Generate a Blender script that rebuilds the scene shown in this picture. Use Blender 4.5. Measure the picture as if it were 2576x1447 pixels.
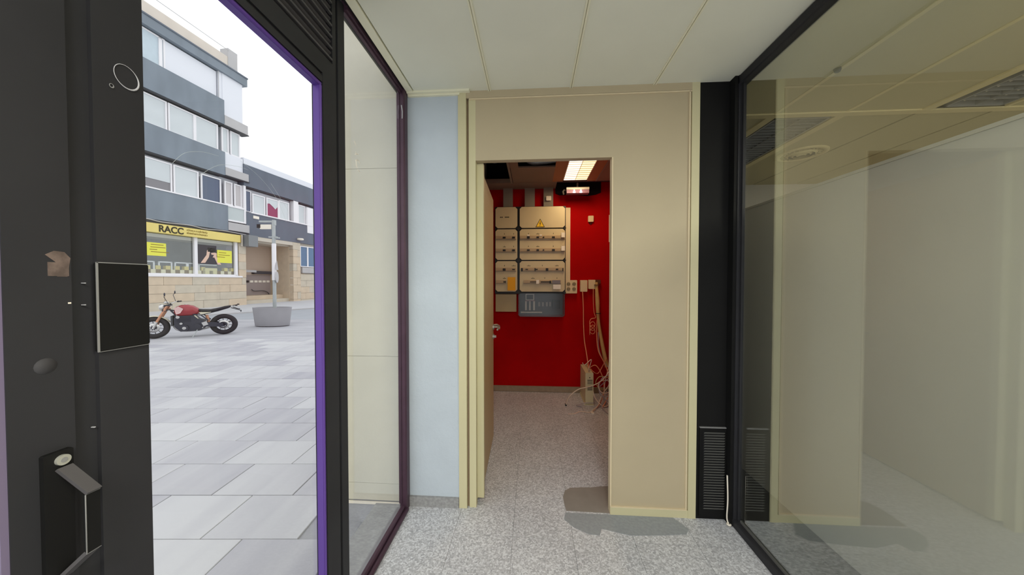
import bpy, math, random
from mathutils import Vector, Matrix
R = random.Random(7)
for o in list(bpy.data.objects): bpy.data.objects.remove(o)
sc = bpy.context.scene
COL = sc.collection
rad = math.radians

# ---------------------------------------------------------------- camera, sky, lights, exposure
cd = bpy.data.cameras.new('camera'); cam = bpy.data.objects.new('camera', cd); COL.objects.link(cam)
cd.sensor_width = 36; cd.lens = 800.0 / 2576 * 36; cd.clip_start = 0.02; cd.clip_end = 200
cam.location = (0, 0, 1.43); cam.rotation_euler = (rad(90 - 1.1), 0, rad(3.7)); sc.camera = cam

w = bpy.data.worlds.new('overcast_sky'); sc.world = w; w.use_nodes = True
nt = w.node_tree; bg = nt.nodes['Background']
tc = nt.nodes.new('ShaderNodeTexCoord'); sp = nt.nodes.new('ShaderNodeSeparateXYZ'); cr = nt.nodes.new('ShaderNodeValToRGB')
nt.links.new(tc.outputs['Generated'], sp.inputs[0]); nt.links.new(sp.outputs['Z'], cr.inputs[0])
cr.color_ramp.elements[0].position = 0.0; cr.color_ramp.elements[0].color = (0.86, 0.88, 0.9, 1)
cr.color_ramp.elements[1].position = 0.5; cr.color_ramp.elements[1].color = (0.95, 0.97, 1.0, 1)
nt.links.new(cr.outputs[0], bg.inputs[0]); bg.inputs[1].default_value = 1.38

sc.view_settings.view_transform = 'Standard'; sc.view_settings.look = 'None'
sc.view_settings.gamma = 1; sc.view_settings.use_curve_mapping = False
sc.view_settings.exposure = 0.0
sc.cycles.use_denoising = True
sc.cycles.max_bounces = 12; sc.cycles.transparent_max_bounces = 16; sc.cycles.sample_clamp_indirect = 4

def area_light(name, loc, rot, sx, sy, power, col):
    l = bpy.data.lights.new(name, 'AREA'); l.shape = 'RECTANGLE'; l.size = sx; l.size_y = sy
    l.energy = power; l.color = col
    o = bpy.data.objects.new(name, l); COL.objects.link(o); o.location = loc; o.rotation_euler = rot
    return o
# added fill lights, unseen behind the camera, to brighten vestibule and office
area_light('vestibule_fill_light', (0.2, -1.2, 2.57), (0, 0, 0), 0.6, 1.2, 64, (1.0, 0.97, 0.90))
area_light('office_fill_light', (3.0, -0.6, 2.57), (0, 0, 0), 1.2, 1.2, 220, (1.0, 0.93, 0.80))
area_light('screen_fill_light', (1.41, -0.9, 2.57), (0, 0, 0), 0.2, 1.2, 66, (1.0, 0.88, 0.74))  # added unseen to lighten the near face of the office screen
area_light('back_room_lamp', (0.50, 3.45, 2.585), (0, 0, 0), 0.24, 0.62, 8.0, (1.0, 0.75, 0.44))

# ---------------------------------------------------------------- materials
MATS = {}
def mat(name, col, rough=0.6, metal=0.0, var=0.0, scale=6.0, stretch=(1, 1, 1), bump=0.0, bscale=60.0, spec=0.4, emit=None, estr=1.0, col2=None):
    if name in MATS: return MATS[name]
    m = bpy.data.materials.new(name); m.use_nodes = True; MATS[name] = m
    n = m.node_tree.nodes; L = m.node_tree.links; b = n['Principled BSDF']
    b.inputs['Base Color'].default_value = (*col, 1); b.inputs['Roughness'].default_value = rough
    b.inputs['Metallic'].default_value = metal; b.inputs['Specular IOR Level'].default_value = spec
    if emit: b.inputs['Emission Color'].default_value = (*emit, 1); b.inputs['Emission Strength'].default_value = estr
    co = None
    if var > 0 or col2 or bump > 0:
        co = n.new('ShaderNodeTexCoord'); mp = n.new('ShaderNodeMapping'); mp.inputs['Scale'].default_value = stretch
        L.new(co.outputs['Object'], mp.inputs[0])
    if var > 0 or col2:
        no = n.new('ShaderNodeTexNoise'); no.inputs['Scale'].default_value = scale; no.inputs['Detail'].default_value = 5
        L.new(mp.outputs[0], no.inputs['Vector']); rp = n.new('ShaderNodeValToRGB')
        c2 = col2 or tuple(min(1, c * (1 + var)) for c in col); c1 = tuple(c * (1 - var) for c in col) if not col2 else col
        rp.color_ramp.elements[0].position = 0.35; rp.color_ramp.elements[1].position = 0.65
        rp.color_ramp.elements[0].color = (*c1, 1); rp.color_ramp.elements[1].color = (*c2, 1)
        L.new(no.outputs['Fac'], rp.inputs[0]); L.new(rp.outputs[0], b.inputs['Base Color'])
    if bump > 0:
        nb = n.new('ShaderNodeTexNoise'); nb.inputs['Scale'].default_value = bscale; nb.inputs['Detail'].default_value = 4
        L.new(mp.outputs[0], nb.inputs['Vector']); bp = n.new('ShaderNodeBump'); bp.inputs['Strength'].default_value = bump
        bp.inputs['Distance'].default_value = 0.004
        L.new(nb.outputs['Fac'], bp.inputs['Height']); L.new(bp.outputs[0], b.inputs['Normal'])
    return m
def srgb(r, g, b):
    f = lambda c: (c / 255 / 12.92) if c / 255 <= 0.04045 else ((c / 255 + 0.055) / 1.055) ** 2.4
    return (f(r), f(g), f(b))
def glass(name, tint, refl, f0=0.08, rough=0.0, pw=4.0):
    m = bpy.data.materials.new(name); m.use_nodes = True; n = m.node_tree.nodes; L = m.node_tree.links
    n.clear(); out = n.new('ShaderNodeOutputMaterial'); mx = n.new('ShaderNodeMixShader')
    t = n.new('ShaderNodeBsdfTransparent'); t.inputs[0].default_value = (*tint, 1)
    g = n.new('ShaderNodeBsdfGlossy'); g.inputs['Roughness'].default_value = rough; g.inputs[0].default_value = (0.95, 0.97, 0.96, 1)
    la = n.new('ShaderNodeLayerWeight'); la.inputs[0].default_value = 0.5
    lw = n.new('ShaderNodeMath'); lw.operation = 'POWER'; lw.inputs[1].default_value = pw; L.new(la.outputs['Facing'], lw.inputs[0])
    ma = n.new('ShaderNodeMath'); ma.operation = 'MULTIPLY_ADD'; ma.inputs[1].default_value = refl; ma.inputs[2].default_value = f0; ma.use_clamp = True
    L.new(lw.outputs[0], ma.inputs[0]); L.new(ma.outputs[0], mx.inputs[0]); L.new(t.outputs[0], mx.inputs[1]); L.new(g.outputs[0], mx.inputs[2])
    L.new(mx.outputs[0], out.inputs[0]); return m
def terrazzo():
    m = bpy.data.materials.new('terrazzo'); m.use_nodes = True; n = m.node_tree.nodes; L = m.node_tree.links; b = n['Principled BSDF']
    co = n.new('ShaderNodeTexCoord')
    v = n.new('ShaderNodeTexVoronoi'); v.inputs['Scale'].default_value = 130; L.new(co.outputs['Object'], v.inputs['Vector'])
    bw = n.new('ShaderNodeSeparateXYZ'); L.new(v.outputs['Color'], bw.inputs[0])
    rp = n.new('ShaderNodeValToRGB'); e = rp.color_ramp.elements
    e[0].position = 0; e[0].color = (*srgb(166, 167, 172), 1); e[1].position = 1; e[1].color = (*srgb(222, 224, 228), 1)
    x = e.new(0.5); x.color = (*srgb(194, 195, 199), 1)
    L.new(bw.outputs[0], rp.inputs[0])
    no = n.new('ShaderNodeTexNoise'); no.inputs['Scale'].default_value = 3; no.inputs['Detail'].default_value = 6; L.new(co.outputs['Object'], no.inputs['Vector'])
    mx = n.new('ShaderNodeMix'); mx.data_type = 'RGBA'; mx.blend_type = 'MULTIPLY'; mx.inputs[0].default_value = 0.35
    r2 = n.new('ShaderNodeValToRGB'); r2.color_ramp.elements[0].position = .35; r2.color_ramp.elements[0].color = (.75, .76, .78, 1); r2.color_ramp.elements[1].position = .6
    L.new(no.outputs['Fac'], r2.inputs[0]); L.new(rp.outputs[0], mx.inputs[6]); L.new(r2.outputs[0], mx.inputs[7]); L.new(mx.outputs[2], b.inputs['Base Color'])
    b.inputs['Roughness'].default_value = 0.55; b.inputs['Specular IOR Level'].default_value = 0.3
    return m
def paving_mat(name, c1, c2):
    m = bpy.data.materials.new(name); m.use_nodes = True; n = m.node_tree.nodes; L = m.node_tree.links; b = n['Principled BSDF']
    co = n.new('ShaderNodeTexCoord'); oi = n.new('ShaderNodeObjectInfo')
    ad = n.new('ShaderNodeVectorMath'); ad.operation = 'ADD'; L.new(co.outputs['Object'], ad.inputs[0])
    sc_ = n.new('ShaderNodeVectorMath'); sc_.operation = 'SCALE'; sc_.inputs[3].default_value = 40
    cmb = n.new('ShaderNodeCombineXYZ'); L.new(oi.outputs['Random'], cmb.inputs[0]); L.new(oi.outputs['Random'], cmb.inputs[1])
    L.new(cmb.outputs[0], sc_.inputs[0]); L.new(sc_.outputs[0], ad.inputs[1])
    mp = n.new('ShaderNodeMapping'); mp.inputs['Rotation'].default_value = (0, 0, rad(12)); mp.inputs['Scale'].default_value = (5.0, 0.55, 1)
    L.new(ad.outputs[0], mp.inputs[0]); no = n.new('ShaderNodeTexNoise'); no.inputs['Scale'].default_value = 1.0; no.inputs['Detail'].default_value = 4
    L.new(mp.outputs[0], no.inputs['Vector'])
    m1 = n.new('ShaderNodeMath'); m1.operation = 'MULTIPLY_ADD'; m1.inputs[1].default_value = 0.5; L.new(oi.outputs['Random'], m1.inputs[0])
    m2 = n.new('ShaderNodeMath'); m2.operation = 'MULTIPLY'; m2.inputs[1].default_value = 0.75; L.new(no.outputs['Fac'], m2.inputs[0]); L.new(m2.outputs[0], m1.inputs[2])
    rp = n.new('ShaderNodeValToRGB'); rp.color_ramp.elements[0].position = .3; rp.color_ramp.elements[0].color = (*c1, 1); rp.color_ramp.elements[1].position = .85; rp.color_ramp.elements[1].color = (*c2, 1)
    L.new(m1.outputs[0], rp.inputs[0]); L.new(rp.outputs[0], b.inputs['Base Color']); b.inputs['Roughness'].default_value = 0.85; b.inputs['Specular IOR Level'].default_value = 0.2
    return m

M_beige = mat('beige_panel', srgb(186, 172, 143), 0.5, var=0.025, scale=2)
M_beige_frame = mat('beige_frame', srgb(205, 198, 160), 0.5)
M_beige_line = mat('beige_moulding', srgb(222, 206, 172), 0.45)
M_plaster = mat('white_plaster', srgb(190, 200, 209), 0.85, var=0.03, scale=4, bump=0.5, bscale=45)
M_ceil = mat('ceiling_panel', srgb(230, 230, 214), 0.7, var=0.02, scale=3)
M_rail = mat('cream_rail', srgb(236, 233, 208), 0.5)
M_black = mat('black_frame', srgb(44, 44, 47), 0.5, spec=0.22, var=0.12, scale=3)
M_black2 = mat('black_panel', srgb(22, 22, 22), 0.6, spec=0.15, var=0.1, scale=3)
M_dark = mat('dark_line', srgb(26, 26, 28), 0.6)
M_louvre = mat('charcoal_louvre', srgb(74, 72, 74), 0.5)
M_plum = mat('plum_brown_metal', srgb(74, 52, 66), 0.4, metal=0.2, var=0.1, scale=8)
M_fringe = mat('purple_lens_fringe', srgb(88, 60, 140), 0.45)  # bead colour holds the purple flare fringe of the lens
M_terr = terrazzo()
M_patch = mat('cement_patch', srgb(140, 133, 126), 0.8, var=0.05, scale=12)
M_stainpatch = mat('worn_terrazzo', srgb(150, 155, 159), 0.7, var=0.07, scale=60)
M_red = mat('red_paint', (0.42, 0.0006, 0.001), 0.8, spec=0.08, var=0.08, scale=2.5)
M_redbase = mat('grey_skirting', srgb(150, 130, 108), 0.6, var=0.08, scale=20)
M_plinth = mat('terrazzo_skirting', srgb(150, 150, 150), 0.7, var=0.15, scale=60)
M_board = mat('board_cover_beige', srgb(206, 190, 152), 0.45, var=0.03, scale=5)
M_boardblk = mat('board_black', srgb(30, 26, 24), 0.5)
M_mod = mat('breaker_beige', srgb(190, 165, 130), 0.5)
M_wh = mat('white_plastic', srgb(238, 230, 215), 0.4)
M_yel = mat('sign_yellow', srgb(245, 200, 45), 0.5)
M_org = mat('orange_paper', srgb(235, 165, 10), 0.6)
M_smoke = glass('smoked_cover', (0.62, 0.64, 0.65), 0.6, 0.05, 0.2)
M_trunk = mat('grey_trunking', srgb(140, 132, 120), 0.55)
M_cream = mat('cream_plastic', srgb(225, 205, 165), 0.5)
M_voidblk = mat('gap_darkness_black', srgb(10, 10, 10), 0.9)
M_silver = mat('silver_duct', (0.75, 0.76, 0.75), 0.5, metal=0.3, bump=0.6, bscale=30)
M_ceilb = mat('back_ceiling_tile', srgb(140, 122, 106), 0.8, var=0.03)
M_lampon = mat('lit_louvre', srgb(255, 240, 200), 0.5, emit=(1.0, 0.87, 0.55), estr=1.25)
M_lampon2 = mat('lit_tube', srgb(255, 240, 220), 0.5, emit=(1.0, 0.92, 0.82), estr=1.6)
M_steel = mat('brushed_steel', (0.45, 0.42, 0.38), 0.5, metal=0.9)
M_cable = mat('white_cable', srgb(225, 205, 185), 0.5)
M_cablep = mat('pinkish_cable', srgb(235, 150, 110), 0.5)
M_cabled = mat('grey_cable', srgb(170, 160, 165), 0.5)
M_sleeve = mat('beige_sleeve', srgb(200, 165, 105), 0.7, var=0.05, scale=15)
M_tower = mat('ivory_plastic', srgb(215, 205, 165), 0.5)
M_offwall = mat('office_wall', srgb(196, 190, 178), 0.8)
M_screen = mat('office_partition_grey', srgb(200, 195, 186), 0.7, var=0.02, scale=2)
M_offceil = mat('office_ceiling', srgb(196, 186, 146), 0.8)
M_offfloor = mat('office_floor_dark', srgb(50, 49, 46), 0.6, var=0.1, scale=8)
M_offrail = mat('office_rail', srgb(222, 208, 160), 0.6)
M_grille_lv = mat('lamp_off_grid', srgb(150, 150, 150), 0.4, metal=0.3)
M_glass = glass('clear_glass', (0.99, 0.995, 0.992), 0.7, 0.02)
M_dglass = glass('door_glass', (0.99, 0.995, 0.995), 0.5, 0.015)
M_pglass = glass('partition_glass', (0.93, 0.955, 0.935), 1.22, 0.012, 0.025, 2.0)
M_winglass = mat('window_glass_dark', srgb(70, 84, 110), 0.08, spec=0.8)
M_stone = mat('beige_stone', srgb(200, 190, 172), 0.8, var=0.05, scale=3, bump=0.2, bscale=30)
M_stone2 = mat('beige_stone_warm', srgb(208, 190, 166), 0.8, var=0.05, scale=3)
M_pier = mat('pier_stone', srgb(206, 201, 184), 0.85, var=0.04, scale=2.5, bump=0.25, bscale=80)
M_step = mat('threshold_stone', srgb(150, 150, 152), 0.8, var=0.1, scale=14)
M_band = mat('slate_cladding', srgb(122, 132, 142), 0.55, var=0.09, scale=0.9, stretch=(1.5, 1, 0.5))
M_band2 = mat('dark_slate_cladding', srgb(98, 106, 118), 0.6, var=0.06, scale=0.7, stretch=(1.5, 1, 0.5))
M_slab = mat('pale_concrete', srgb(184, 182, 182), 0.8, var=0.03, scale=2)
M_white = mat('white_render', srgb(226, 228, 234), 0.7)
M_frame = mat('white_window_frame', srgb(236, 234, 236), 0.5)
M_blind = mat('pale_blind', srgb(206, 212, 214), 0.7, var=0.02, scale=2)
M_parapet = mat('cream_parapet', srgb(212, 202, 190), 0.8, var=0.04, scale=1.5)
M_lintel = mat('cream_lintel', srgb(200, 192, 178), 0.8)
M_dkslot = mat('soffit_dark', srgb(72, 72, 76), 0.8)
M_signy = mat('shop_yellow', srgb(226, 206, 122), 0.5, var=0.04, scale=1)
M_postery = mat('poster_yellow', srgb(232, 230, 88), 0.6)
M_ink = mat('black_ink', srgb(48, 42, 24), 0.6)
M_inkg = mat('olive_ink', srgb(150, 125, 50), 0.6)
M_shopint = mat('shop_interior', srgb(122, 124, 128), 0.9, var=0.15, scale=1.2)
M_skin = mat('poster_skin', srgb(225, 190, 170), 0.7)
M_shirt = mat('poster_dark_shirt', srgb(70, 66, 72), 0.8)
M_grey = mat('grey_metal', srgb(128, 132, 134), 0.5)
M_galv = mat('galvanised_pole', srgb(172, 178, 178), 0.5, metal=0.1, var=0.05)
M_planter = mat('grey_planter', srgb(150, 149, 153), 0.7, var=0.03, scale=4)
M_soil = mat('soil', srgb(120, 112, 100), 0.9, var=0.2, scale=20)
M_pave = paving_mat('paving_stone', srgb(172, 171, 178), srgb(198, 198, 200))
M_joint = mat('paving_joint', srgb(160, 160, 164), 0.9)
M_farpave = mat('far_paving', srgb(170, 170, 176), 0.85, col2=srgb(186, 186, 190), scale=0.8, stretch=(1.0, 4.0, 1))
M_road = mat('road_asphalt', srgb(168, 172, 178), 0.9, var=0.04, scale=1)
M_side = mat('sidewalk_grey', srgb(196, 197, 201), 0.9, var=0.03, scale=1)
M_tyre = mat('tyre_rubber', srgb(46, 43, 46), 0.7)
M_rim = mat('alloy_rim', srgb(70, 70, 76), 0.35, metal=0.6)
M_tank = mat('tank_red', srgb(150, 40, 50), 0.25, spec=0.6)
M_tankw = mat('tank_silver_pink', srgb(222, 185, 182), 0.3)
M_engine = mat('engine_dark', srgb(66, 66, 76), 0.45, metal=0.5)
M_chrome = mat('polished_metal', srgb(210, 208, 205), 0.25, metal=0.8)
M_gold = mat('copper_fork', srgb(205, 150, 120), 0.35, metal=0.5)
M_seat = mat('black_seat', srgb(38, 36, 40), 0.6)
M_sidep = mat('champagne_panel', srgb(214, 208, 184), 0.4)
M_mark = mat('residue_tan', srgb(98, 84, 78), 0.7, var=0.3, scale=60)
M_marky = mat('residue_light', srgb(175, 175, 180), 0.5)
M_edge = mat('worn_edge', srgb(130, 130, 130), 0.4)

# ---------------------------------------------------------------- mesh helpers
STUFF = {'slot_vanes', 'printed_marks', 'circuit_marks', 'breaker_modules', 'small_lettering', 'poster_text', 'louvre', 'spokes', 'cooling_fins'}
class MB:
    def __init__(s): s.v = []; s.f = []; s.sm = []
    def add(s, vs, fs, smooth=False):
        o = len(s.v); s.v += [tuple(v) for v in vs]; s.f += [tuple(i + o for i in f) for f in fs]; s.sm += [smooth] * len(fs); return s
    def box(s, x0, x1, y0, y1, z0, z1, rot=None, org=None):
        x0, x1 = min(x0, x1), max(x0, x1); y0, y1 = min(y0, y1), max(y0, y1); z0, z1 = min(z0, z1), max(z0, z1)
        vs = [Vector((x, y, z)) for z in (z0, z1) for y in (y0, y1) for x in (x0, x1)]
        if rot is not None:
            og = Vector(org); vs = [rot @ (v - og) + og for v in vs]
        return s.add(vs, [(0, 2, 3, 1), (4, 5, 7, 6), (0, 1, 5, 4), (2, 6, 7, 3), (0, 4, 6, 2), (1, 3, 7, 5)])
    def bbox(s, x0, x1, y0, y1, z0, z1, b=0.004, ax='y'):
        # box with the four edges along axis ax chamfered
        A = {'y': (0, 2, 1), 'x': (1, 2, 0), 'z': (0, 1, 2)}[ax]
        lo = (x0, y0, z0); hi = (x1, y1, z1); a0, a1, c0, c1 = lo[A[0]], hi[A[0]], lo[A[1]], hi[A[1]]
        pts = [(a0 + b, c0), (a1 - b, c0), (a1, c0 + b), (a1, c1 - b), (a1 - b, c1), (a0 + b, c1), (a0, c1 - b), (a0, c0 + b)]
        return s.prism(pts, lo[A[2]], hi[A[2]], ax)
    def prism(s, pts, d0, d1, ax='y', smooth=False):
        def mk(p, d): return {'y': (p[0], d, p[1]), 'x': (d, p[0], p[1]), 'z': (p[0], p[1], d)}[ax]
        n = len(pts); vs = [mk(p, d0) for p in pts] + [mk(p, d1) for p in pts]
        s.add(vs, [tuple(range(n)), tuple(range(2 * n - 1, n - 1, -1))])
        o = len(s.v) - 2 * n
        for i in range(n):
            j = (i + 1) % n; s.f.append((o + i, o + n + i, o + n + j, o + j)); s.sm.append(smooth)
        return s
    def tube(s, pts, r, n=8, cap=True):
        P = [Vector(p) for p in pts]; rs = r if isinstance(r, (list, tuple)) else [r] * len(P); rings = []
        up = None
        for i, p in enumerate(P):
            t = (P[min(i + 1, len(P) - 1)] - P[max(i - 1, 0)])
            t = t.normalized() if t.length > 1e-9 else Vector((0, 0, 1))
            if up is None: up = Vector((0, 0, 1)) if abs(t.z) < .9 else Vector((1, 0, 0))
            a = t.cross(up); a = a.normalized() if a.length > 1e-6 else t.orthogonal().normalized(); b = a.cross(t).normalized(); up = b
            rings.append([p + (a * math.cos(2 * math.pi * k / n) + b * math.sin(2 * math.pi * k / n)) * rs[i] for k in range(n)])
        vs = [v for rg in rings for v in rg]; fs = []
        for i in range(len(P) - 1):
            for k in range(n):
                j = (k + 1) % n; fs.append((i * n + k, i * n + j, (i + 1) * n + j, (i + 1) * n + k))
        s.add(vs, fs, True)
        if cap:
            s.add(rings[0], [tuple(range(n - 1, -1, -1))]); s.add(rings[-1], [tuple(range(n))])
        return s
    def lathe(s, prof, c, ax='z', n=32, smooth=True):
        vs = []; fs = []; m = len(prof)
        for k in range(n):
            a = 2 * math.pi * k / n; ca, sa = math.cos(a), math.sin(a)
            for r, h in prof:
                p = {'z': (r * ca, r * sa, h), 'y': (r * ca, h, r * sa), 'x': (h, r * ca, r * sa)}[ax]
                vs.append((p[0] + c[0], p[1] + c[1], p[2] + c[2]))
        for k in range(n):
            j = (k + 1) % n
            for i in range(m - 1): fs.append((k * m + i, j * m + i, j * m + i + 1, k * m + i + 1))
        return s.add(vs, fs, smooth)
    def torus(s, c, R_, r, ax='y', n=32, m=10, sq=1.0):
        prof = [(R_ + r * math.cos(2 * math.pi * i / m), sq * r * math.sin(2 * math.pi * i / m)) for i in range(m + 1)]
        return s.lathe(prof, c, ax, n)
    def disc(s, c, r, ax='y', h=0.01, n=20):
        return s.lathe([(0, -h / 2), (r, -h / 2), (r, h / 2), (0, h / 2)], c, ax, n, False)
    def build(s, name, m, parent=None, **tags):
        me = bpy.data.meshes.new(name); me.from_pydata(s.v, [], s.f); me.validate(); me.update()
        if len(me.polygons) == len(s.sm): me.polygons.foreach_set('use_smooth', s.sm)
        me.materials.append(m)
        import bmesh
        b = bmesh.new(); b.from_mesh(me); bmesh.ops.recalc_face_normals(b, faces=b.faces); b.to_mesh(me); b.free()
        o = bpy.data.objects.new(name, me); COL.objects.link(o)
        if parent: o.parent = parent
        for k, v in tags.items(): o[k] = v
        if name in STUFF: o['kind'] = 'stuff'
        return o
def tag(o, label=None, cat=None, group=None, kind=None):
    if label: o['label'] = label
    if cat: o['category'] = cat
    if group: o['group'] = group
    if kind: o['kind'] = kind
    return o
def empty(name, loc=(0, 0, 0), rz=0, label=None, cat=None, group=None, kind=None):
    o = bpy.data.objects.new(name, None); COL.objects.link(o); o.location = loc; o.rotation_euler = (0, 0, rz); o.empty_display_size = .1
    return tag(o, label, cat, group, kind)
def box(name, b, m, parent=None, **t): return MB().box(*b).build(name, m, parent, **t)
def S(name, b, m, label, cat, parent=None):
    o = box(name, b, m, parent); return tag(o, label, cat, None, 'structure')
def share(name, me, loc, parent=None, rz=0):
    o = bpy.data.objects.new(name, me); COL.objects.link(o); o.location = loc; o.rotation_euler = (0, 0, rz); o.parent = parent; return o
def text(name, txt, size, m, parent, loc, rot, depth=0.004, xs=1.0, bold=0.0, ys_=1.0):
    c = bpy.data.curves.new(name, 'FONT'); c.body = txt; c.size = size; c.extrude = depth; c.offset = bold; c.align_x = 'LEFT'
    t = bpy.data.objects.new(name, c); COL.objects.link(t)
    dg = bpy.context.evaluated_depsgraph_get(); me = bpy.data.meshes.new_from_object(t.evaluated_get(dg))
    bpy.data.objects.remove(t); me.materials.clear(); me.materials.append(m)
    o = bpy.data.objects.new(name, me); COL.objects.link(o); o.parent = parent; o.location = loc; o.rotation_euler = rot; o.scale = (xs, ys_, 1)
    return o
def spline(pts, n=6):
    P = [Vector(p) for p in pts]; out = []
    for i in range(len(P) - 1):
        p0 = P[max(i - 1, 0)]; p1 = P[i]; p2 = P[i + 1]; p3 = P[min(i + 2, len(P) - 1)]
        for k in range(n):
            t = k / n
            out.append(0.5 * ((2 * p1) + (-p0 + p2) * t + (2 * p0 - 5 * p1 + 4 * p2 - p3) * t * t + (-p0 + 3 * p1 - 3 * p2 + p3) * t ** 3))
    out.append(P[-1]); return out

YW = 1.965     # vestibule face of the beige partition
XL = -0.80     # storefront plane
XR = 1.18      # glass partition plane
ZC = 2.60      # ceiling

# ================================================================ FLOOR
floor = tag(empty('floor'), 'speckled grey terrazzo floor running through both rooms', 'floor', None, 'structure')
box('floor_bed', (-0.84, 1.25, -2.6, 1.90, -0.06, -0.004), M_joint, floor)
box('floor_bed', (-0.80, 1.25, 1.90, 4.2, -0.06, -0.004), M_joint, floor)
TL = 0.335; x0 = -0.444 - TL * 1
tile_me = {}
def floor_tile(x0, x1, y0, y1):
    if x1 - x0 < 0.02 or y1 - y0 < 0.02: return
    g = 0.0007
    MB().bbox(x0 + g, x1 - g, y0 + g, y1 - g, -0.02, 0, 0.0006, 'y').build('floor_tile', M_terr, floor)
ys = [2.085 - TL * k for k in range(9, -1, -1)] + [2.085 + TL * k for k in range(1, 7)]
xs = [-0.80] + [-0.444 + TL * k for k in range(0, 5)] + [1.17]
for a, b_ in zip(ys[:-1], ys[1:]):
    xa = xs if a < 2.0 else [-0.62] + xs[1:-1] + [1.12]
    for c, d in zip(xa[:-1], xa[1:]): floor_tile(c, d, a, b_)
# cement repair and worn strip
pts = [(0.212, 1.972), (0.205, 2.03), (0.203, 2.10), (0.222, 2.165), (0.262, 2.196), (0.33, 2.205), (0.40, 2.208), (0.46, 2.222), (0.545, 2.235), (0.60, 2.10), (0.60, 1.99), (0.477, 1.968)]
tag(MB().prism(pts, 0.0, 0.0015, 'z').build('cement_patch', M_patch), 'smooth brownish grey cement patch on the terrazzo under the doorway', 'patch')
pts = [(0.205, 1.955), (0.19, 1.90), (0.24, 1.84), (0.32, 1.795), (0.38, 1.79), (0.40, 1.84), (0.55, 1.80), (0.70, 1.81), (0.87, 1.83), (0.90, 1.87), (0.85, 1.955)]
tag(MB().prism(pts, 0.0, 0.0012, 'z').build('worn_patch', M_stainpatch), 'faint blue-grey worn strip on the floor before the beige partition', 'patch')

# ================================================================ VESTIBULE CEILING
ceil = tag(empty('ceiling'), 'cream panelled ceiling of the entrance vestibule', 'ceiling', None, 'structure')
jx = [-0.735, -0.264, 0.230, 0.720, 1.19]
for a, b_ in zip(jx[:-1], jx[1:]):
    box('ceiling_panel', (a + 0.006, b_ - 0.006, -2.6, YW + .02, ZC, ZC + 0.02), M_ceil, ceil)
for a in jx[1:-1]:
    MB().box(a - 0.0095, a - 0.002, -2.6, YW, ZC - 0.006, ZC + .02).box(a + 0.002, a + 0.0095, -2.6, YW, ZC - 0.006, ZC + .02).box(a - .002, a + .002, -2.6, YW, ZC + .001, ZC + .02).build('ceiling_rail', M_rail, ceil)
box('edge_rail', (-0.775, -0.735, -2.6, YW - .01, ZC - 0.006, ZC + 0.02), M_rail, ceil)
MB().box(-0.775, -0.385, 1.93, YW, ZC - 0.012, ZC + 0.01).box(-0.775, -0.45, 1.95, YW, ZC - 0.022, ZC - .012).build('edge_rail', M_rail, ceil)
box('ceiling_slab', (-0.9, 1.19, -2.6, YW + .1, ZC + .10, ZC + .16), M_voidblk, ceil)

# ================================================================ FAR WALL OF THE VESTIBULE
wl = S('wall_left', (-0.84, -0.46, YW, YW + 0.12, 0.0, ZC + .1), M_plaster, 'rough white plastered wall strip beside the plum window frame', 'wall')
pl = MB().box(-0.80, -0.462, YW - 0.016, YW, 0, 0.062).build('baseboard_left', M_plinth)
tag(pl, 'low grey terrazzo skirting under the white plaster strip', 'skirting', None, 'structure')
wp = tag(empty('wall_partition', (0, YW, 0)), 'beige partition panel with a doorway cut into it', 'wall', None, 'structure')
def wpb(name, b, m): return box(name, b, m, wp)
D0, D1, DT = -0.353, 0.477, 2.178
wpb('panel_sheet', (-0.396, D0, 0, 0.045, 0.0, ZC), M_beige_frame)
MB().box(D0, D1, 0, 0.045, DT, ZC).box(D1, 0.98, 0, 0.045, 0.0, ZC).build('panel_sheet', M_beige, wp)
wpb('edge_post', (-0.46, -0.410, -0.012, 0.06, -0.0, ZC), M_beige_frame)
wpb('groove', (-0.411, -0.395, 0.012, 0.05, 0, ZC), mat('groove_brown', srgb(140, 120, 96), 0.7))
wpb('edge_post', (0.936, 0.981, -0.010, 0.0, 0.0, ZC), M_beige_frame)
wpb('top_rail', (-0.41, 0.936, -0.010, 0.0, 2.557, ZC), M_beige)
wpb('bottom_rail', (D1, 0.936, -0.008, 0.0, 0.0, 0.046), M_beige_frame)
wpb('moulding', (-0.393, 0.936, -0.008, 0, 2.549, 2.556), M_beige_line)
wpb('moulding', (0.922, 0.929, -0.008, 0, 0.046, 2.552), M_beige_line)
wpb('moulding', (D1 + .004, 0.929, -0.010, 0, 0.046, 0.052), M_beige_line)
wpb('moulding', (D1 - .001, D1 + .006, -0.004, 0.046, 0.0, DT), M_beige_line)
# back-room side cheeks above and beside the opening
# ---- door jamb and leaf
jb = MB().box(-0.352, -0.312, 0.05, 0.085, 0.03, DT).box(-0.375, -0.352, 0.045, 0.085, 0.03, DT).build('door_jamb', M_beige_frame, wp)
d2 = tag(empty('door_leaf', (-0.335, YW + 0.09, 0)), 'beige interior door leaf standing open into the red back room', 'door')
ang = rad(91.5)
lf = MB().box(0.0, 0.83, 0.0, 0.038, 0.012, 2.165).build('leaf_panel', mat('door_beige', srgb(190, 172, 130), 0.5, var=0.02, scale=2), d2)
d2.rotation_euler = (0, 0, ang)
def dl(mb, name, m, par=d2): return mb.build(name, m, par)
hh = dl(MB().disc((0.78, -0.006, 1.02), 0.025, 'y', 0.012).tube([(0.78, -0.01, 1.02), (0.78, -0.05, 1.02)], 0.009).tube([(0.785, -0.05, 1.02), (0.74, -0.052, 1.018), (0.67, -0.050, 1.012)], [0.010, 0.009, 0.008]), 'lever_handle', M_steel)
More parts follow.
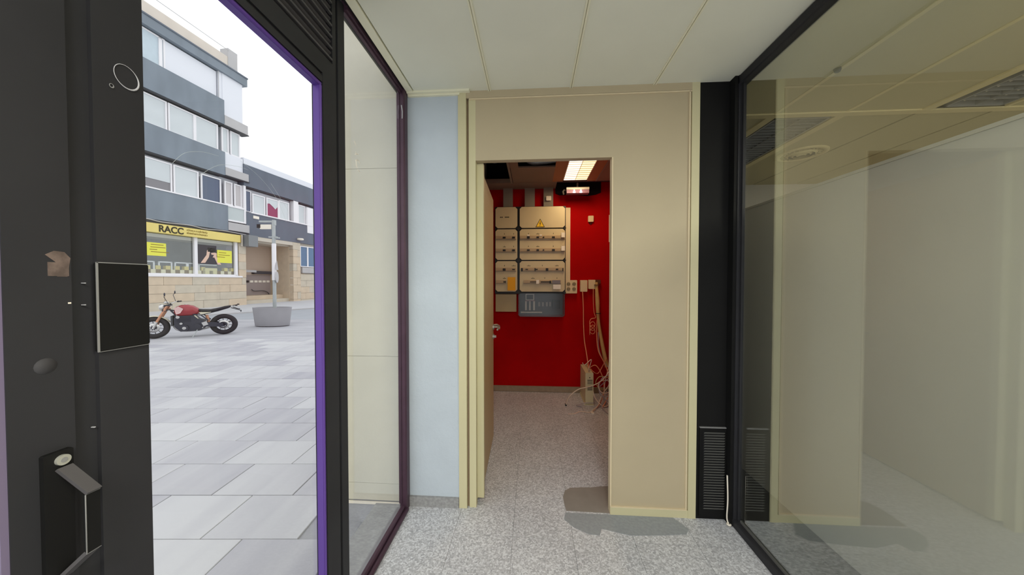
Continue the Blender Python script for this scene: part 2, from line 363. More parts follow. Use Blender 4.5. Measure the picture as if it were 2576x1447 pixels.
dl(MB().disc((0.78, -0.006, 0.935), 0.022, 'y', 0.012).box(.775, .785, -.03, -.01, .925, .945), 'lock_rose', M_steel)
dl(MB().tube([(0.78, 0.0, 1.02), (0.78, -0.02, 1.02)], 0.01), 'handle_spindle', M_steel)
dl(MB().tube([(0.83, .0, 1.03), (.85, -.03, 1.03), (.87, -.05, 1.015)], .009).disc((.872, -.052, 1.0), .015, 'y', .01), 'key_ring', M_steel)
for z in (0.25, 1.1, 1.95): dl(MB().tube([(0.0, -0.008, z - .05), (0.0, -0.008, z + .05)], 0.007), 'hinge', M_steel)

# ---- black corner column with grille
pc = tag(empty('black_column', (0, YW, 0)), 'matt black corner column with a louvred grille at its foot', 'column', None, 'structure')
box('column_casing', (0.981, 1.165, -0.004, 0.12, 0.0, ZC), M_black2, pc)
box('column_side', (1.150, 1.19, -0.055, 0.10, 0.0, ZC), M_black2, pc)
gp = MB().box(0.998, 1.16, -0.012, -0.004, 0.02, 0.555).build('grille_panel', M_black2, pc)
box('panel_edge', (0.999, 1.158, -0.015, -0.004, 0.555, 0.561), M_edge, pc).scale = (1, 1, 1)
gfr = MB().box(1.020, 1.139, -0.0125, -0.012, 0.064, 0.534).build('grille_back', M_dark, pc)
nsl = 30
sl = MB()
rm = Matrix.Rotation(rad(38), 3, 'X')
sl.box(-0.058, 0.058, -0.001, 0.001, -0.0065, 0.0065, rm, (0, 0, 0))
slo = sl.build('grille_slat', mat('grille_grey', srgb(96, 96, 92), 0.45), pc); slo.location = (1.080, -0.0185, 0.072)
for k in range(1, nsl): share('grille_slat', slo.data, (1.080, -0.0185, 0.072 + k * 0.0157), pc)

# ================================================================ GLASS PARTITION (right)
w3 = tag(empty('window_3'), 'full-height glass partition in black frame between vestibule and office', 'window', None, 'structure')
MB().box(1.168, 1.205, 1.905, 1.955, 0.0, ZC).box(1.185, 1.20, 1.89, 1.905, 0, ZC).build('frame_post', M_black, w3)
MB().bbox(1.165, 1.225, -2.6, 1.93, 0.0, 0.045, 0.006, 'y').build('frame_sill', M_black, w3)
box('frame_sill_edge', (1.19, 1.20, -2.6, 1.88, .045, .058), mat('sill_grey', srgb(95, 95, 92), .5), w3)
MB().bbox(1.168, 1.222, -2.6, 1.93, 2.548, ZC, 0.006, 'y').build('frame_head', M_black, w3)
box('glass_pane', (1.193, 1.197, -2.6, 1.905, 0.05, 2.55), M_pglass, w3)
tag(MB().tube(spline([(1.143, 1.925, 0.29), (1.146, 1.922, 0.15), (1.144, 1.925, 0.04), (1.148, 1.915, 0.01)]), 0.004).torus((1.148, 1.912, 0.008), 0.008, 0.006, 'z', 12, 6).build('cable_stub', M_wh), 'short white cable stub at the foot of the black column', 'cable')

# ================================================================ OFFICE BEHIND THE GLASS
S('floor_office', (1.25, 5.6, -2.6, 4.15, -0.05, -0.001), M_offfloor, 'dark grey floor of the office beyond the glass partition', 'floor')
S('wall_office_back', (1.2, 5.6, 4.06, 4.16, 0, 2.62), M_offwall, 'far pale wall of the office beyond the glass partition', 'wall')
S('wall_office_side', (5.5, 5.6, -2.6, 4.06, 0, 2.62), M_offwall, 'side wall of the office beyond the grey screen', 'wall')
S('wall_office_near', (1.19, 1.25, YW + .1, 4.06, 0, 2.62), M_offwall, 'pale wall between the back room and the office', 'wall')
sw = tag(empty('office_screen'), 'tall grey screen standing on the dark floor behind the glass', 'screen')
box('screen_panel', (1.60, 1.65, -2.4, 4.0, 0.0, 1.965), M_screen, sw)
box('screen_cap', (1.595, 1.655, -2.4, 4.0, 1.965, 1.98), M_offwall, sw)
oc = tag(empty('ceiling_office'), 'beige office ceiling with cream rails seen through the glass', 'ceiling', None, 'structure')
ox = [1.225, 1.69, 2.16, 2.66, 3.15, 3.64, 4.13, 4.62, 5.5]
box('ceiling_slab', (1.2, 5.6, -2.6, 4.1, ZC + .12, ZC + .15), M_voidblk, oc)
for i, (a, b_) in enumerate(zip(ox[:-1], ox[1:])):
    if i == 1: box('ceiling_panel', (a + .01, b_ - .01, -2.6, 2.37, ZC, ZC + .02), M_offceil, oc); box('ceiling_panel', (a + .01, b_ - .01, 3.55, 4.06, ZC, ZC + .02), M_offceil, oc)
    elif i == 3: box('ceiling_panel', (a + .01, b_ - .01, -2.6, 1.45, ZC, ZC + .02), M_offceil, oc); box('ceiling_panel', (a + .01, b_ - .01, 2.35, 4.06, ZC, ZC + .02), M_offceil, oc)
    else: box('ceiling_panel', (a + .01, b_ - .01, -2.6, 4.06, ZC, ZC + .02), M_offceil, oc)
for a in ox[1:-1]: box('ceiling_rail', (a - .012, a + .012, -2.6, 2.35, ZC - .004, ZC + .02), M_offrail, oc)
for a in ox[1:3]: box('ceiling_rail', (a - .03, a + .03, 2.39, 4.06, ZC - .008, ZC + .02), M_offrail, oc)
box('ceiling_rail', (1.225, 5.5, 2.35, 2.40, ZC - .010, ZC + .02), M_offrail, oc)
box('ceiling_rail', (2.63, 2.69, 1.2, 2.35, ZC - .009, ZC + .02), M_offrail, oc)
def off_troffer(x0, x1, y0, y1, label):
    t = tag(empty('ceiling_light', ((x0 + x1) / 2, (y0 + y1) / 2, ZC)), label, 'ceiling light', 'unlit office ceiling lights')
    hx, hy = (x1 - x0) / 2, (y1 - y0) / 2
    MB().box(-hx, hx, -hy, -hy + .012, -.006, .03).box(-hx, hx, hy - .012, hy, -.006, .03).box(-hx, -hx + .012, -hy, hy, -.006, .03).box(hx - .012, hx, -hy, hy, -.006, .03).build('frame', M_grille_lv, t)
    box('reflector', (-hx, hx, -hy, hy, .03, .05), mat('reflector_grey', srgb(176, 176, 178), .4), t)
    m = MB(); n = int((y1 - y0) / .05)
    for k in range(1, n): m.box(-hx + .01, hx - .01, -hy + k * .05 - .0015, -hy + k * .05 + .0015, -.004, .028)
    m.box(-.002, .002, -hy, hy, -.004, .028); b = m.build('louvre_grid', M_grille_lv, t); b['kind'] = 'stuff'
    for s_ in (-1, 1): MB().tube([(s_ * hx / 2, -hy + .03, .022), (s_ * hx / 2, hy - .03, .022)], .006).build('tube', M_wh, t)
off_troffer(1.735, 2.115, 2.42, 3.50, 'unlit ceiling light by the round diffuser, beyond the cross rail')
off_troffer(2.74, 3.10, 1.50, 2.33, 'unlit ceiling light at upper right edge, before the cross rail')
df = tag(empty('air_diffuser', (2.455, 3.10, ZC)), 'round cream ceiling air diffuser with concentric rings seen through glass', 'diffuser')
MB().lathe([(0.150, 0.0), (0.150, -0.012), (0.185, -0.012), (0.187, 0.0)], (0, 0, 0), 'z', 40).build('outer_ring', M_offrail, df)
for k, r_ in enumerate((0.035, 0.07, 0.105)): MB().lathe([(r_ - 0.012, -0.020 + k * .002), (r_ + .01, -0.002), (r_ + .013, -0.003), (r_ - .008, -.024 + k * .002)], (0, 0, 0), 'z', 32).build('vane_ring', M_offrail, df)
MB().disc((0, 0, -.001), .15, 'z', .002, 32).build('throat', M_dark, df)
m = MB()
for k in range(24):
    a = k * math.pi / 12; m.box(.118, .150, -.002, .002, -.010, -.002, Matrix.Rotation(a, 3, 'Z'), (0, 0, 0))
m.build('slot_vanes', M_offrail, df)
tag(MB().lathe([(0, -.018), (.012, -.018), (.018, 0), (0, 0)], (1.673, 1.884, ZC), 'z', 14).build('ceiling_sensor', M_dark), 'tiny dark sensor on the office ceiling near a rail', 'sensor')

# ================================================================ BACK ROOM
YB = 4.12
S('wall_back', (-0.8, 1.14, YB, YB + .1, 0, 2.69), M_red, 'deep red back wall of the small technical room', 'wall')
S('wall_right_back', (1.10, 1.18, YW + .12, YB, 0, 2.69), M_red, 'red side wall of the technical room', 'wall')
S('wall_left_back', (-0.84, -0.60, YW + .12, YB + .1, 0, 3.3), M_offwall, 'side wall hidden behind the open beige door', 'wall')
tag(box('baseboard_back', (-0.6, 1.1, YB - .018, YB, 0, 0.072), M_redbase), 'grey-brown skirting along the red back wall', 'skirting', None, 'structure')
cb = tag(empty('ceiling_back'), 'broken ceiling of the technical room with tiles missing', 'ceiling', None, 'structure')
ZB = 2.62
box('plenum_slab', (-0.84, 1.18, YW + .05, YB + .1, 3.2, 3.3), M_voidblk, cb)
MB().box(-0.84, -0.80, YW + .05, YB, 2.62, 3.3).box(-0.84, 1.18, YW + .05, YW + .10, 2.3, 3.3).box(1.10, 1.18, YW, YB, 2.69, 3.3).box(-.84, 1.18, YB, YB + .1, 2.69, 3.3).build('plenum_lining', M_voidblk, cb)
box('ceiling_tile', (-0.235, 0.235, 3.35, 3.85, ZB, ZB + .015), M_ceilb, cb)
box('ceiling_tile', (-0.245, -0.150, 2.10, 3.35, ZB, ZB + .015), M_ceilb, cb)
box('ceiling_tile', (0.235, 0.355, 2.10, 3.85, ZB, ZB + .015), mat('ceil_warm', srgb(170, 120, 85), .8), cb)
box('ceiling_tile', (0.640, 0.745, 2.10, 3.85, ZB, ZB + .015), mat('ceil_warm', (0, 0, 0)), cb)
box('ceiling_tile', (0.355, 0.640, 2.10, 3.08, ZB, ZB + .015), M_ceilb, cb)
box('ceiling_tile', (0.750, 1.10, 2.10, 3.85, ZB, ZB + .015), M_ceilb, cb)
box('ceiling_rail', (-0.262, -0.240, 2.10, 3.85, ZB - .012, ZB + .02), M_trunk, cb)
box('ceiling_rail', (0.742, 0.752, 2.10, 3.85, ZB - .004, ZB + .01), M_trunk, cb)
box('fascia', (-0.60, 0.29, 3.85, YB, ZB - .004, ZB + .05), M_ceilb, cb)
box('fascia', (0.29, .95, 3.84, 3.86, ZB - .004, ZB + .045), mat('fascia_dark', srgb(90, 70, 70), .8), cb)
dt = tag(MB().tube(spline([(-0.10, 3.46, 2.80), (-0.02, 3.43, 2.71), (0.10, 3.42, 2.705), (0.32, 3.38, 2.72)]), [0.03] * 19, 12).build('flexible_duct', M_silver), 'silver flexible duct showing through a missing ceiling tile', 'duct')
bd = tag(MB().tube(spline([(-0.55, 3.5, 3.05), (-0.50, 3.6, 2.86), (-0.42, 3.6, 2.80), (-.36, 3.6, 2.9), (-.30, 3.6, 3.05)]), .035, 10).build('black_hose', mat('hose_black', srgb(45, 45, 48), .6)), 'black hose hanging in the dark left ceiling void', 'duct')
box('void_dark_board', (.29, .86, YB - .02, YB, 2.555, 2.69), M_voidblk, cb)  # flat black board painted as the darkness of the open gap
MB().prism([(.29, 2.555), (.86, 2.555), (.80, 2.53), (.70, 2.515), (.5, 2.535), (.34, 2.53)], YB - .02, YB, 'y').build('void_dark_board', M_voidblk, cb)
# lit luminaire
fl = tag(empty('fluorescent_light', (0.495, 3.44, ZB)), 'lit fluorescent ceiling light with a louvre in the back room', 'ceiling light')
MB().box(-.140, .140, -.355, -.345, -.004, .06).box(-.140, .140, .345, .355, -.004, .06).box(-.140, -.132, -.355, .355, -.004, .06).box(.132, .140, -.355, .355, -.004, .06).build('frame', M_wh, fl)
for s_, mm in ((-1, M_lampon2), (1, M_lampon)):
    box('lit_panel', (s_ * .066 - .064, s_ * .066 + .064, -.345, .345, -.001, .004), mm, fl)
m = MB()
for k in range(1, 11): m.box(-.132, .132, -.345 + k * .063 - .0015, -.345 + k * .063 + .0015, -.006, -.001)
m.box(-.002, .002, -.345, .345, -.007, -.001)
m.build('louvre', mat('lamp_louvre', srgb(235, 215, 160), .5), fl)
# emergency light
el = tag(empty('emergency_light', (0.542, 3.93, 2.535)), 'white and mauve twin-spot emergency light hung under the ceiling void', 'emergency light')
MB().bbox(-.135, .135, -.05, .04, -.002, .030, .01, 'x').build('housing', M_wh, el)
MB().box(-.133, .133, -.045, .04, -.042, -.002).build('lower_body', mat('mauve_body', srgb(150, 110, 130), .5), el)
for x_ in (-.045, .035):
    MB().lathe([(.0, -.02), (.018, -.018), (.004, .018), (0, .02)], (x_, -.055, -.022), 'z', 12).build('spot_lamp', mat('spot_on', (1, 1, 1), .5, emit=(1, .95, .9), estr=2.0), el)
MB().tube([(-.15, .02, .02), (-.17, .03, .0), (-.16, .05, -.03)], .012).build('side_bracket', M_trunk, el)
MB().tube([(0, 0, .03), (0, 0, .09)], .012).build('hanger', M_trunk, el)
# trunking
for i, (a, b_, lab) in enumerate(((-.372, -.255, 'leftmost of three grey vertical trunkings above the distribution board'), (-.098, .024, 'middle of three grey vertical trunkings above the distribution board'), (.141, .256, 'grey vertical trunking with a small white box on it'))):
    t = tag(empty('cable_trunking', ((a + b_) / 2, YB, 2.366)), lab, 'trunking', 'trunkings above the board'); hw = (b_ - a) / 2
    box('channel', (-hw, hw, -.05, 0, 0, .259), M_trunk, t); box('cover_lid', (-hw - .003, hw + .003, -.054, -.05, 0, .259), M_trunk, t)
tag(MB().bbox(.17, .232, YB - .085, YB - .054, 2.447, 2.503, .006, 'y').build('junction_box', M_wh), 'small white box on the right grey trunking', 'junction box', 'small wall boxes')
# distribution board
db = tag(empty('distribution_board', (0, 3.97, 0)), 'large electrical distribution board of beige cabinets on the red wall', 'electrical board')
box('back_casing', (-.475, .408, .012, .145, 1.275, 2.362), M_boardblk, db)
def cham(x0, x1, z0, z1, c): return [(x0 + c, z0), (x1 - c, z0), (x1, z0 + c), (x1, z1 - c), (x1 - c, z1), (x0 + c, z1), (x0, z1 - c), (x0, z0 + c)]
cols = [(-.462, -.190), (-.160, .397)]; rows_ = [(2.094, 2.353), (1.698, 2.078), (1.303, 1.682)]
lidp = {}
for ci, (a, b_) in enumerate(cols):
    for ri, (z0, z1) in enumerate(rows_):
        lidp[ci, ri] = MB().prism(cham(a, b_, z0, z1, .026), -.012, .012, 'y').build('cabinet_lid', M_board, db)
for x_ in (-.175, .400):
    for z in (2.086, 1.690, 1.292):
        MB().prism([(x_ - .025, z), (x_, z - .025), (x_ + .012 if x_ > .3 else x_ + .025, z), (x_, z + .025)], -.014, .012, 'y').build('corner_screw', M_boardblk, db)
# hazard triangle
hz = MB().prism([(.035, 2.100), (.150, 2.100), (.0925, 2.205)], -.0145, -.012, 'y').build('hazard_sign', M_ink, db)
MB().prism([(.046, 2.1065), (.139, 2.1065), (.0925, 2.192)], -.0155, -.0145, 'y').build('sign_face', M_yel, hz)
MB().prism([(.096, 2.172), (.083, 2.143), (.091, 2.143), (.088, 2.118), (.083, 2.120), (.090, 2.110), (.096, 2.120), (.092, 2.119), (.102, 2.150), (.094, 2.150), (.102, 2.172)], -.0162, -.0155, 'y').build('lightning_bolt', M_ink, hz)
# small black inscription on top left lid (illegible in the photograph)
m = MB()
for k, (x_, w_) in enumerate(((-.405, .012), (-.391, .009), (-.380, .010), (-.345, .012), (-.331, .010), (-.319, .012), (-.305, .013))): m.box(x_, x_ + w_, -.0128, -.012, 2.222, 2.234)
m.build('printed_marks', M_ink, db)
def brow(x0, x1, z, lid, toggles, labels):
    # recess with a row of breaker modules, black toggles and printed circuit marks
    box('breaker_strip', (x0, x1, -.024, -.012, z - .021, z + .021), M_mod, lid)
    m = MB(); x = x0 + .002
    while x < x1 - .012:
        m.box(x, x + .0105, -.030, -.024, z - .014, z + .016); x += .0125
    o = m.build('breaker_modules', M_mod, lid)
    for (tx, tw, th) in toggles: MB().box(tx - tw / 2, tx + tw / 2, -.036, -.030, z - th, z + th * .6).build('breaker_toggle', M_boardblk, lid)
    m = MB()
    for (lx, lw) in labels: m.box(lx - lw / 2, lx + lw / 2, -.0128, -.012, z + .040, z + .045).box(lx - .002, lx + .002, -.0128, -.012, z + .045, z + .056)
    m.build('circuit_marks', M_ink, lid)
    MB().box(x0 - .002, x1 + .002, -.026, -.012, z - .026, z - .021).build('strip_edge', M_trunk, lid)
def Xb(px_): return (px_ - 1302.5) / 209.0 - .187 + .0        # board x from an enlarged elevation drawing of the board
A = lidp[0, 1]; B = lidp[1, 1]; C_ = lidp[0, 2]; D_ = lidp[1, 2]
brow(-.460, -.205, 1.975, A, [(-.352, .034, .014), (-.235, .034, .014)], [(-.350, .010), (-.235, .010)])
brow(-.460, -.205, 1.818, A, [(-.352, .034, .014), (-.235, .034, .014)], [(-.350, .034), (-.235, .010)])
brow(-.155, .392, 1.975, B, [(-.052, .034, .016), (.064, .030, .012), (.134, .016, .010), (.255, .034, .012)], [(-.052, .012), (.064, .040), (.255, .010), (.372, .050)])
brow(-.155, .392, 1.818, B, [(-.052, .034, .012), (.064, .030, .014), (.134, .016, .010), (.255, .034, .014)], [(-.052, .012), (.064, .040), (.255, .010), (.372, .050)])
brow(-.460, -.205, 1.580, C_, [(-.352, .034, .018), (-.235, .034, .008)], [(-.350, .010), (-.235, .050)])
brow(-.455, -.330, 1.425, C_, [(-.345, .030, .010)], [(-.350, .040)])
brow(-.140, .385, 1.580, D_, [(-.132, .024, .024), (-.072, .030, .006), (.031, .012, .024), (.050, .026, .008), (.178, .030, .020), (.300, .030, .010), (.371, .012, .022)], [(-.048, .046), (.120, .010), (.300, .046)])
brow(-.110, .350, 1.425, D_, [(.010, .08, .006), (.155, .11, .008), (.218, .022, .020)], [(0.004, .046), (.150, .008), (.300, .010)])
MB().box(.045, .080, -.040, -.030, 1.40, 1.448).build('white_switch', M_wh, D_)
MB().box(.242, .340, -.038, -.030, 1.400, 1.445).build('meter_block', mat('meter_grey', srgb(128, 122, 128), .5), D_)
MB().box(.252, .345, -.0395, -.0300, 1.335, 1.392).build('meter_display', M_wh, D_)
for lid, zz in ((B, 1.985), (B, 1.822)): MB().box(.350, .394, -.046, -.030, zz - .016, zz + .042).build('white_module', M_wh, lid)
for x_ in (-.052, .100): MB().box(x_ - .015, x_ + .015, -.034, -.030, 1.99, 2.008).build('white_module', M_wh, B)
tag(MB().box(-.309, -.212, 3.925, 3.935, 1.318, 1.482).build('orange_card', M_org), 'orange-yellow card hanging on the lower left board cabinet', 'card')
box('blank_cover', (-.470, -.205, .06, .145, 1.045, 1.268), mat('blank_beige', srgb(180, 160, 120), .5), db)
# transparent smoked box below
sb = MB().prism(cham(-.176, .397, .992, 1.282, .02), -.02, .15, 'y').build('smoked_cover', M_smoke, db)
box('box_back', (-.165, .385, .135, .15, 1.0, 1.275), mat('box_back_grey', srgb(100, 100, 104), .6), sb)
MB().box(-.088, .02, .02, .135, 1.195, 1.272).build('meter', M_wh, sb); MB().box(-.075, .008, .012, .02, 1.205, 1.262).build('meter_window', M_dark, sb)
for x_ in (-.085, -.035, .018): MB().box(x_ - .01, x_ + .012, .05, .135, 1.065, 1.18).build('fuse_holder', M_wh, sb)
MB().box(-.09, .03, .045, .135, 1.182, 1.192).build('red_strip', M_tank, sb)
for x_ in (.085, .13, .18, .22): MB().box(x_ - .013, x_ + .013, .05, .135, 1.115, 1.17).build('fuse', mat('fuse_grey', srgb(170, 165, 160), .6), sb)
MB().box(.25, .345, .03, .135, 1.09, 1.19).build('main_switch', M_boardblk, sb)
MB().box(-.15, .12, .06, .135, 1.030, 1.045).build('bus_bar', M_wh, sb)
# conduit, sockets, boxes
tag(MB().box(.421, .475, YB - .03, YB, 1.44, 2.365).box(.419, .477, YB - .033, YB - .03, 1.44, 2.365).build('conduit_duct', M_cream), 'cream vertical duct running down beside the distribution board', 'trunking')
so = tag(empty('socket_box', (.490, YB, 1.362)), 'square cream box with four sockets beside the board', 'socket')
MB().bbox(-.073, .073, -.045, 0, -.084, .084, .006, 'y').build('plate', M_cream, so)
for x_ in (-.035, .035):
    for z in (-.028, .035):
        k = MB().disc((x_, -.046, z), .024, 'y', .006, 18).build('socket', mat('socket_tan', srgb(150, 135, 100), .5), so)
        MB().disc((x_ - .009, -.050, z), .004, 'y', .004, 8).disc((x_ + .009, -.050, z), .004, 'y', .004, 8).build('socket_hole', M_dark, k)
tag(MB().bbox(.603, .690, YB - .055, YB, 1.30, 1.446, .005, 'y').build('junction_box', M_cream), 'taller cream wall box with a pink cord below it', 'junction box', 'small wall boxes')
tag(MB().bbox(.706, .790, YB - .05, YB, 1.335, 1.450, .005, 'y').build('junction_box', M_cream), 'squarer cream wall box beside the beige cable sleeve', 'junction box', 'small wall boxes')
ts = tag(empty('thermostat', (.735, YB, 2.222)), 'small cream sensor box high on the red wall', 'sensor')
MB().bbox(-.033, .033, -.03, 0, -.038, .038, .005, 'y').build('case', M_cream, ts)
MB().tube(spline([(-.02, -.01, -.038), (0, -.012, -.065), (.02, -.01, -.038)]), .004).build('wire_loop', M_dark, ts)
tag(MB().box(.965, .995, YB - .012, YB, 1.93, 2.27).build('notice_frame', M_wh), 'thin white framed notice on the red wall at the doorway edge', 'notice')
# sleeve and cables
def cable(name, pts, r, m, label, cat='cable', grp=None, n=8):
    return tag(MB().tube(spline(pts, n), r, 6).build(name, m), label, cat, grp)
sp_ = spline([(.803, 4.06, 1.42), (.805, 4.05, 1.30), (.812, 4.04, 1.18), (.815, 4.03, 1.05), (.828, 4.02, .88), (.855, 4.0, .70), (.885, 3.97, .52), (.915, 3.95, .38)], 4)
rs = [.017 + .010 * math.exp(-((i - 8) / 5.) ** 2) + (.012 * max(0, (i - 14) / 14.)) for i in range(len(sp_))]
cs = tag(empty('cable_sleeve', (.8, 4.05, 1.4)), 'thick beige cable sleeve falling from wall hook to the tangled cables', 'cable sleeve'); cs.location = (0, 0, 0)
MB().tube(sp_, rs, 10).build('sleeve', M_sleeve, cs)
MB().torus((.817, 4.028, 1.03), .030, .005, 'z', 16, 6).build('cable_tie', M_dark, cs)
MB().torus((.804, 4.055, 1.385), .028, .006, 'z', 16, 6).box(.795, .855, 4.07, YB, 1.40, 1.45).build('hook_bracket', mat('rust_brown', srgb(90, 50, 30), .7), cs)
cable('power_cord', [(.632, 4.07, 1.30), (.640, 4.06, 1.1), (.640, 4.04, .9), (.645, 4.0, .7), (.66, 3.93, .55), (.675, 3.86, .385)], .0065, M_cablep, 'pink cord dropping from the taller wall box to the ivory tower')
cable('coiled_cord', [(.765, 4.07, 1.335), (.765, 4.06, 1.15), (.775, 4.05, 1.03), (.79, 4.04, .975)] + [(.75 + .035 * math.cos(a * .9) , 4.04 + .01 * math.sin(a), .93 - .006 * a + .045 * math.sin(a * .9)) for a in range(2, 26)], .0045, M_cablep, 'orange-pink cord coiled into loops beside the beige sleeve', n=4)
# ivory tower
tw = tag(empty('computer_tower', (.654, 3.69, 0)), 'slim ivory computer tower on the floor against the red wall', 'computer')
MB().bbox(-.042, .044, 0.012, .40, .014, .372, .004, 'x').build('side_case', M_tower, tw)
MB().bbox(-.044, .046, 0, .012, .010, .376, .004, 'y').build('front_panel', M_tower, tw)
for z in (.295, .283, .268, .252, .215, .203, .190, .178): box('vent_slot', (-.022, .036, -.002, .001, z - .0025, z + .0025), M_dark, tw)
MB().disc((.004, -.002, .322), .006, 'y', .004, 12).build('power_button', M_dark, tw)
box('foot', (-.05, .052, .0, .40, 0.0, .014), M_tower, tw)
tag(MB().tube(spline([(.68, 3.78, .378), (.655, 3.76, .380), (.66, 3.72, .381)]), .004).build('cable_end', M_cabled), 'short frayed cable end lying on the tower top', 'cable')
cab = [
 ('network_cable', [(.945, 3.80, .42), (.90, 3.74, .40), (.80, 3.68, .30), (.66, 3.62, .245), (.52, 3.60, .215), (.42, 3.63, .12), (.385, 3.66, .012)], .0055, M_cable, 'pale cable arching left over the tower front to the floor'),
 ('network_cable', [(.86, 3.72, .16), (.78, 3.62, .05), (.80, 3.50, .008), (.84, 3.38, .008), (.90, 3.25, .008), (.96, 3.2, .008)], .005, M_cabled, 'grey cable trailing on the floor towards the doorway edge'),
 ('network_cable', [(.70, 3.55, .008), (.62, 3.47, .008), (.53, 3.49, .008), (.45, 3.43, .006), (.385, 3.42, .006)], .0045, M_cable, 'thin cable lying on the floor before the tower'),
 ('network_cable', [(.94, 3.82, .45), (.90, 3.75, .25), (.80, 3.70, .12), (.74, 3.62, .03), (.66, 3.52, .008), (.645, 3.47, .008)], .0055, M_cable, 'cable with a white plug ending by the tower foot'),
 ('network_cable', [(.68, 3.88, .378), (.76, 3.86, .42), (.83, 3.82, .30), (.84, 3.78, .15), (.80, 3.72, .05), (.72, 3.60, .008)], .005, M_cablep, 'tan cable looping from the tower top behind the tangle'),
 ('network_cable', [(.66, 3.80, .378), (.70, 3.82, .50), (.62, 3.80, .44), (.59, 3.78, .47)], .0045, M_cable, 'short stiff cable sticking up above the tower'),
 ('network_cable', [(.96, 3.8, .30), (.88, 3.70, .16), (.78, 3.66, .17), (.76, 3.7, .26), (.86, 3.74, .28), (.96, 3.74, .22)], .0055, M_cable, 'pale cable forming a ring right of the tower'),
 ('network_cable', [(.98, 3.72, .24), (.90, 3.66, .06), (.82, 3.64, .10), (.76, 3.68, .20), (.80, 3.72, .30), (.88, 3.74, .34)], .0055, M_cabled, 'grey cable forming a lower loop right of the tower'),
 ('network_cable', [(.80, 4.0, .95), (.79, 3.97, .75), (.80, 3.9, .58), (.86, 3.85, .45), (.90, 3.8, .30), (.88, 3.72, .12), (.78, 3.6, .01)], .0055, M_cablep, 'cable hanging parallel to the sleeve into the tangle'),
 ('network_cable', [(.815, 4.0, .80), (.81, 3.95, .62), (.85, 3.9, .48), (.93, 3.85, .36), (.97, 3.8, .2), (.92, 3.7, .05), (.84, 3.66, .02)], .005, M_cabled, 'grey cable hanging close behind the sleeve'),
 ('network_cable', [(.98, 3.78, .15), (.88, 3.68, .03), (.80, 3.62, .02), (.72, 3.66, .09), (.70, 3.70, .16)], .005, M_cable, 'cable crossing low at the tower right side'),
 ('network_cable', [(.97, 3.86, .40), (.93, 3.80, .32), (.84, 3.74, .26), (.77, 3.72, .19), (.80, 3.70, .10), (.90, 3.70, .12), (.97, 3.72, .20)], .005, M_cabled, 'grey cable curling under the sleeve end'),
 ('network_cable', [(.93, 3.9, .44), (.89, 3.82, .36), (.85, 3.78, .24), (.84, 3.74, .12), (.86, 3.68, .04), (.92, 3.60, .008)], .005, M_cable, 'pale cable falling straight from the sleeve end'),
 ('network_cable', [(.98, 3.84, .36), (.90, 3.80, .30), (.79, 3.78, .31), (.74, 3.76, .24), (.80, 3.76, .17), (.90, 3.78, .18), (.97, 3.8, .27)], .0048, M_sleeve, 'ochre cable looped wide beside the tower'),
 ('network_cable', [(.90, 3.92, .50), (.84, 3.88, .40), (.78, 3.84, .33), (.72, 3.80, .36), (.70, 3.86, .378)], .0048, M_cablep, 'tan cable bridging the sleeve and the tower top'),
 ('network_cable', [(.56, 3.62, .008), (.50, 3.66, .008), (.60, 3.68, .03), (.70, 3.66, .04)], .004, M_cabled, 'thin dark cable beside the tower base on the floor'),
]
for nm, pts, r_, mm, lab in cab: cable(nm, pts, r_, mm, lab, 'cable', None, 6)
tag(MB().box(.635, .662, 3.44, 3.49, 0, .012).build('cable_plug', M_wh), 'white plug on the floor before the tower', 'plug')
tag(MB().box(.375, .395, 3.655, 3.675, 0, .02).build('cable_connector', M_dark), 'black connector at the end of the arched pale cable', 'plug')

# ================================================================ STOREFRONT (left)
w2 = tag(empty('window_2'), 'black metal storefront pane beside the door with louvred panel above', 'window', None, 'structure')
F0, F1 = XL - .045, XL + .0
def sf(name, b, m=None): return box(name, b, m or M_black, w2)
# stile with covers
MB().box(F0, F1, .535, .612, 0, 2.6).build('stile', M_black, w2)
MB().box(F0 + .01, F1 - .008, .500, .535, 0, 2.6).build('meeting_strip', M_black, w2)
MB().box(F0, F1, 1.180, 1.262, 0, 2.298).box(F0, F1, 1.240, 1.262, 2.298, ZC).build('mullion', M_black, w2)
MB().box(F0, F1 - .006, 1.262, 1.276, 0, ZC).build('mullion_groove', M_black, w2)
MB().box(F0, F1, 1.276, 1.322, 0, ZC).build('mullion', M_black, w2)
MB().box(XL - .03, F1 - .001, .612, 1.18, 2.19, 2.215).box(F0, F1 - .007, .612, 1.18, 2.215, 2.226).box(F0, F1, .612, 1.18, 2.226, 2.298).build('transom', M_black, w2)
MB().box(XL - .03, F1, .612, 1.18, 0, .13).build('bottom_rail', M_black, w2)
# glazing bead with the purple lens fringe painted into its colour
MB().tube([(F1 - .006, 1.172, .14), (F1 - .006, 1.172, 2.175)], .006).box(XL - .03, F1 - .006, 1.165, 1.18, .13, 2.19).build('glazing_bead', M_fringe, w2)
MB().tube([(F1 - .006, .62, 2.180), (F1 - .006, 1.172, 2.180)], .006).box(XL - .03, F1 - .006, .612, 1.166, 2.173, 2.19).build('glazing_bead', M_fringe, w2)
# louvre
sf('louvre_back', (F0, F0 + .01, .612, 1.24, 2.298, ZC), M_dark)
rm2 = Matrix.Rotation(rad(-35), 3, 'Y')
lv = MB().box(-.022, .022, -.312, .312, -.003, .003, rm2, (0, 0, 0)).box(.014, .024, -.312, .312, -.020, -.012)
lvo = lv.build('louvre_slat', M_louvre, w2); lvo.location = (F1 - .022, .926, 2.33)
for k in range(1, 7): share('louvre_slat', lvo.data, (F1 - .022, .926, 2.33 + k * .045), w2)
box('glass_pane', (XL - .028, XL - .025, .612, 1.172, .13, 2.18), M_dglass, w2)
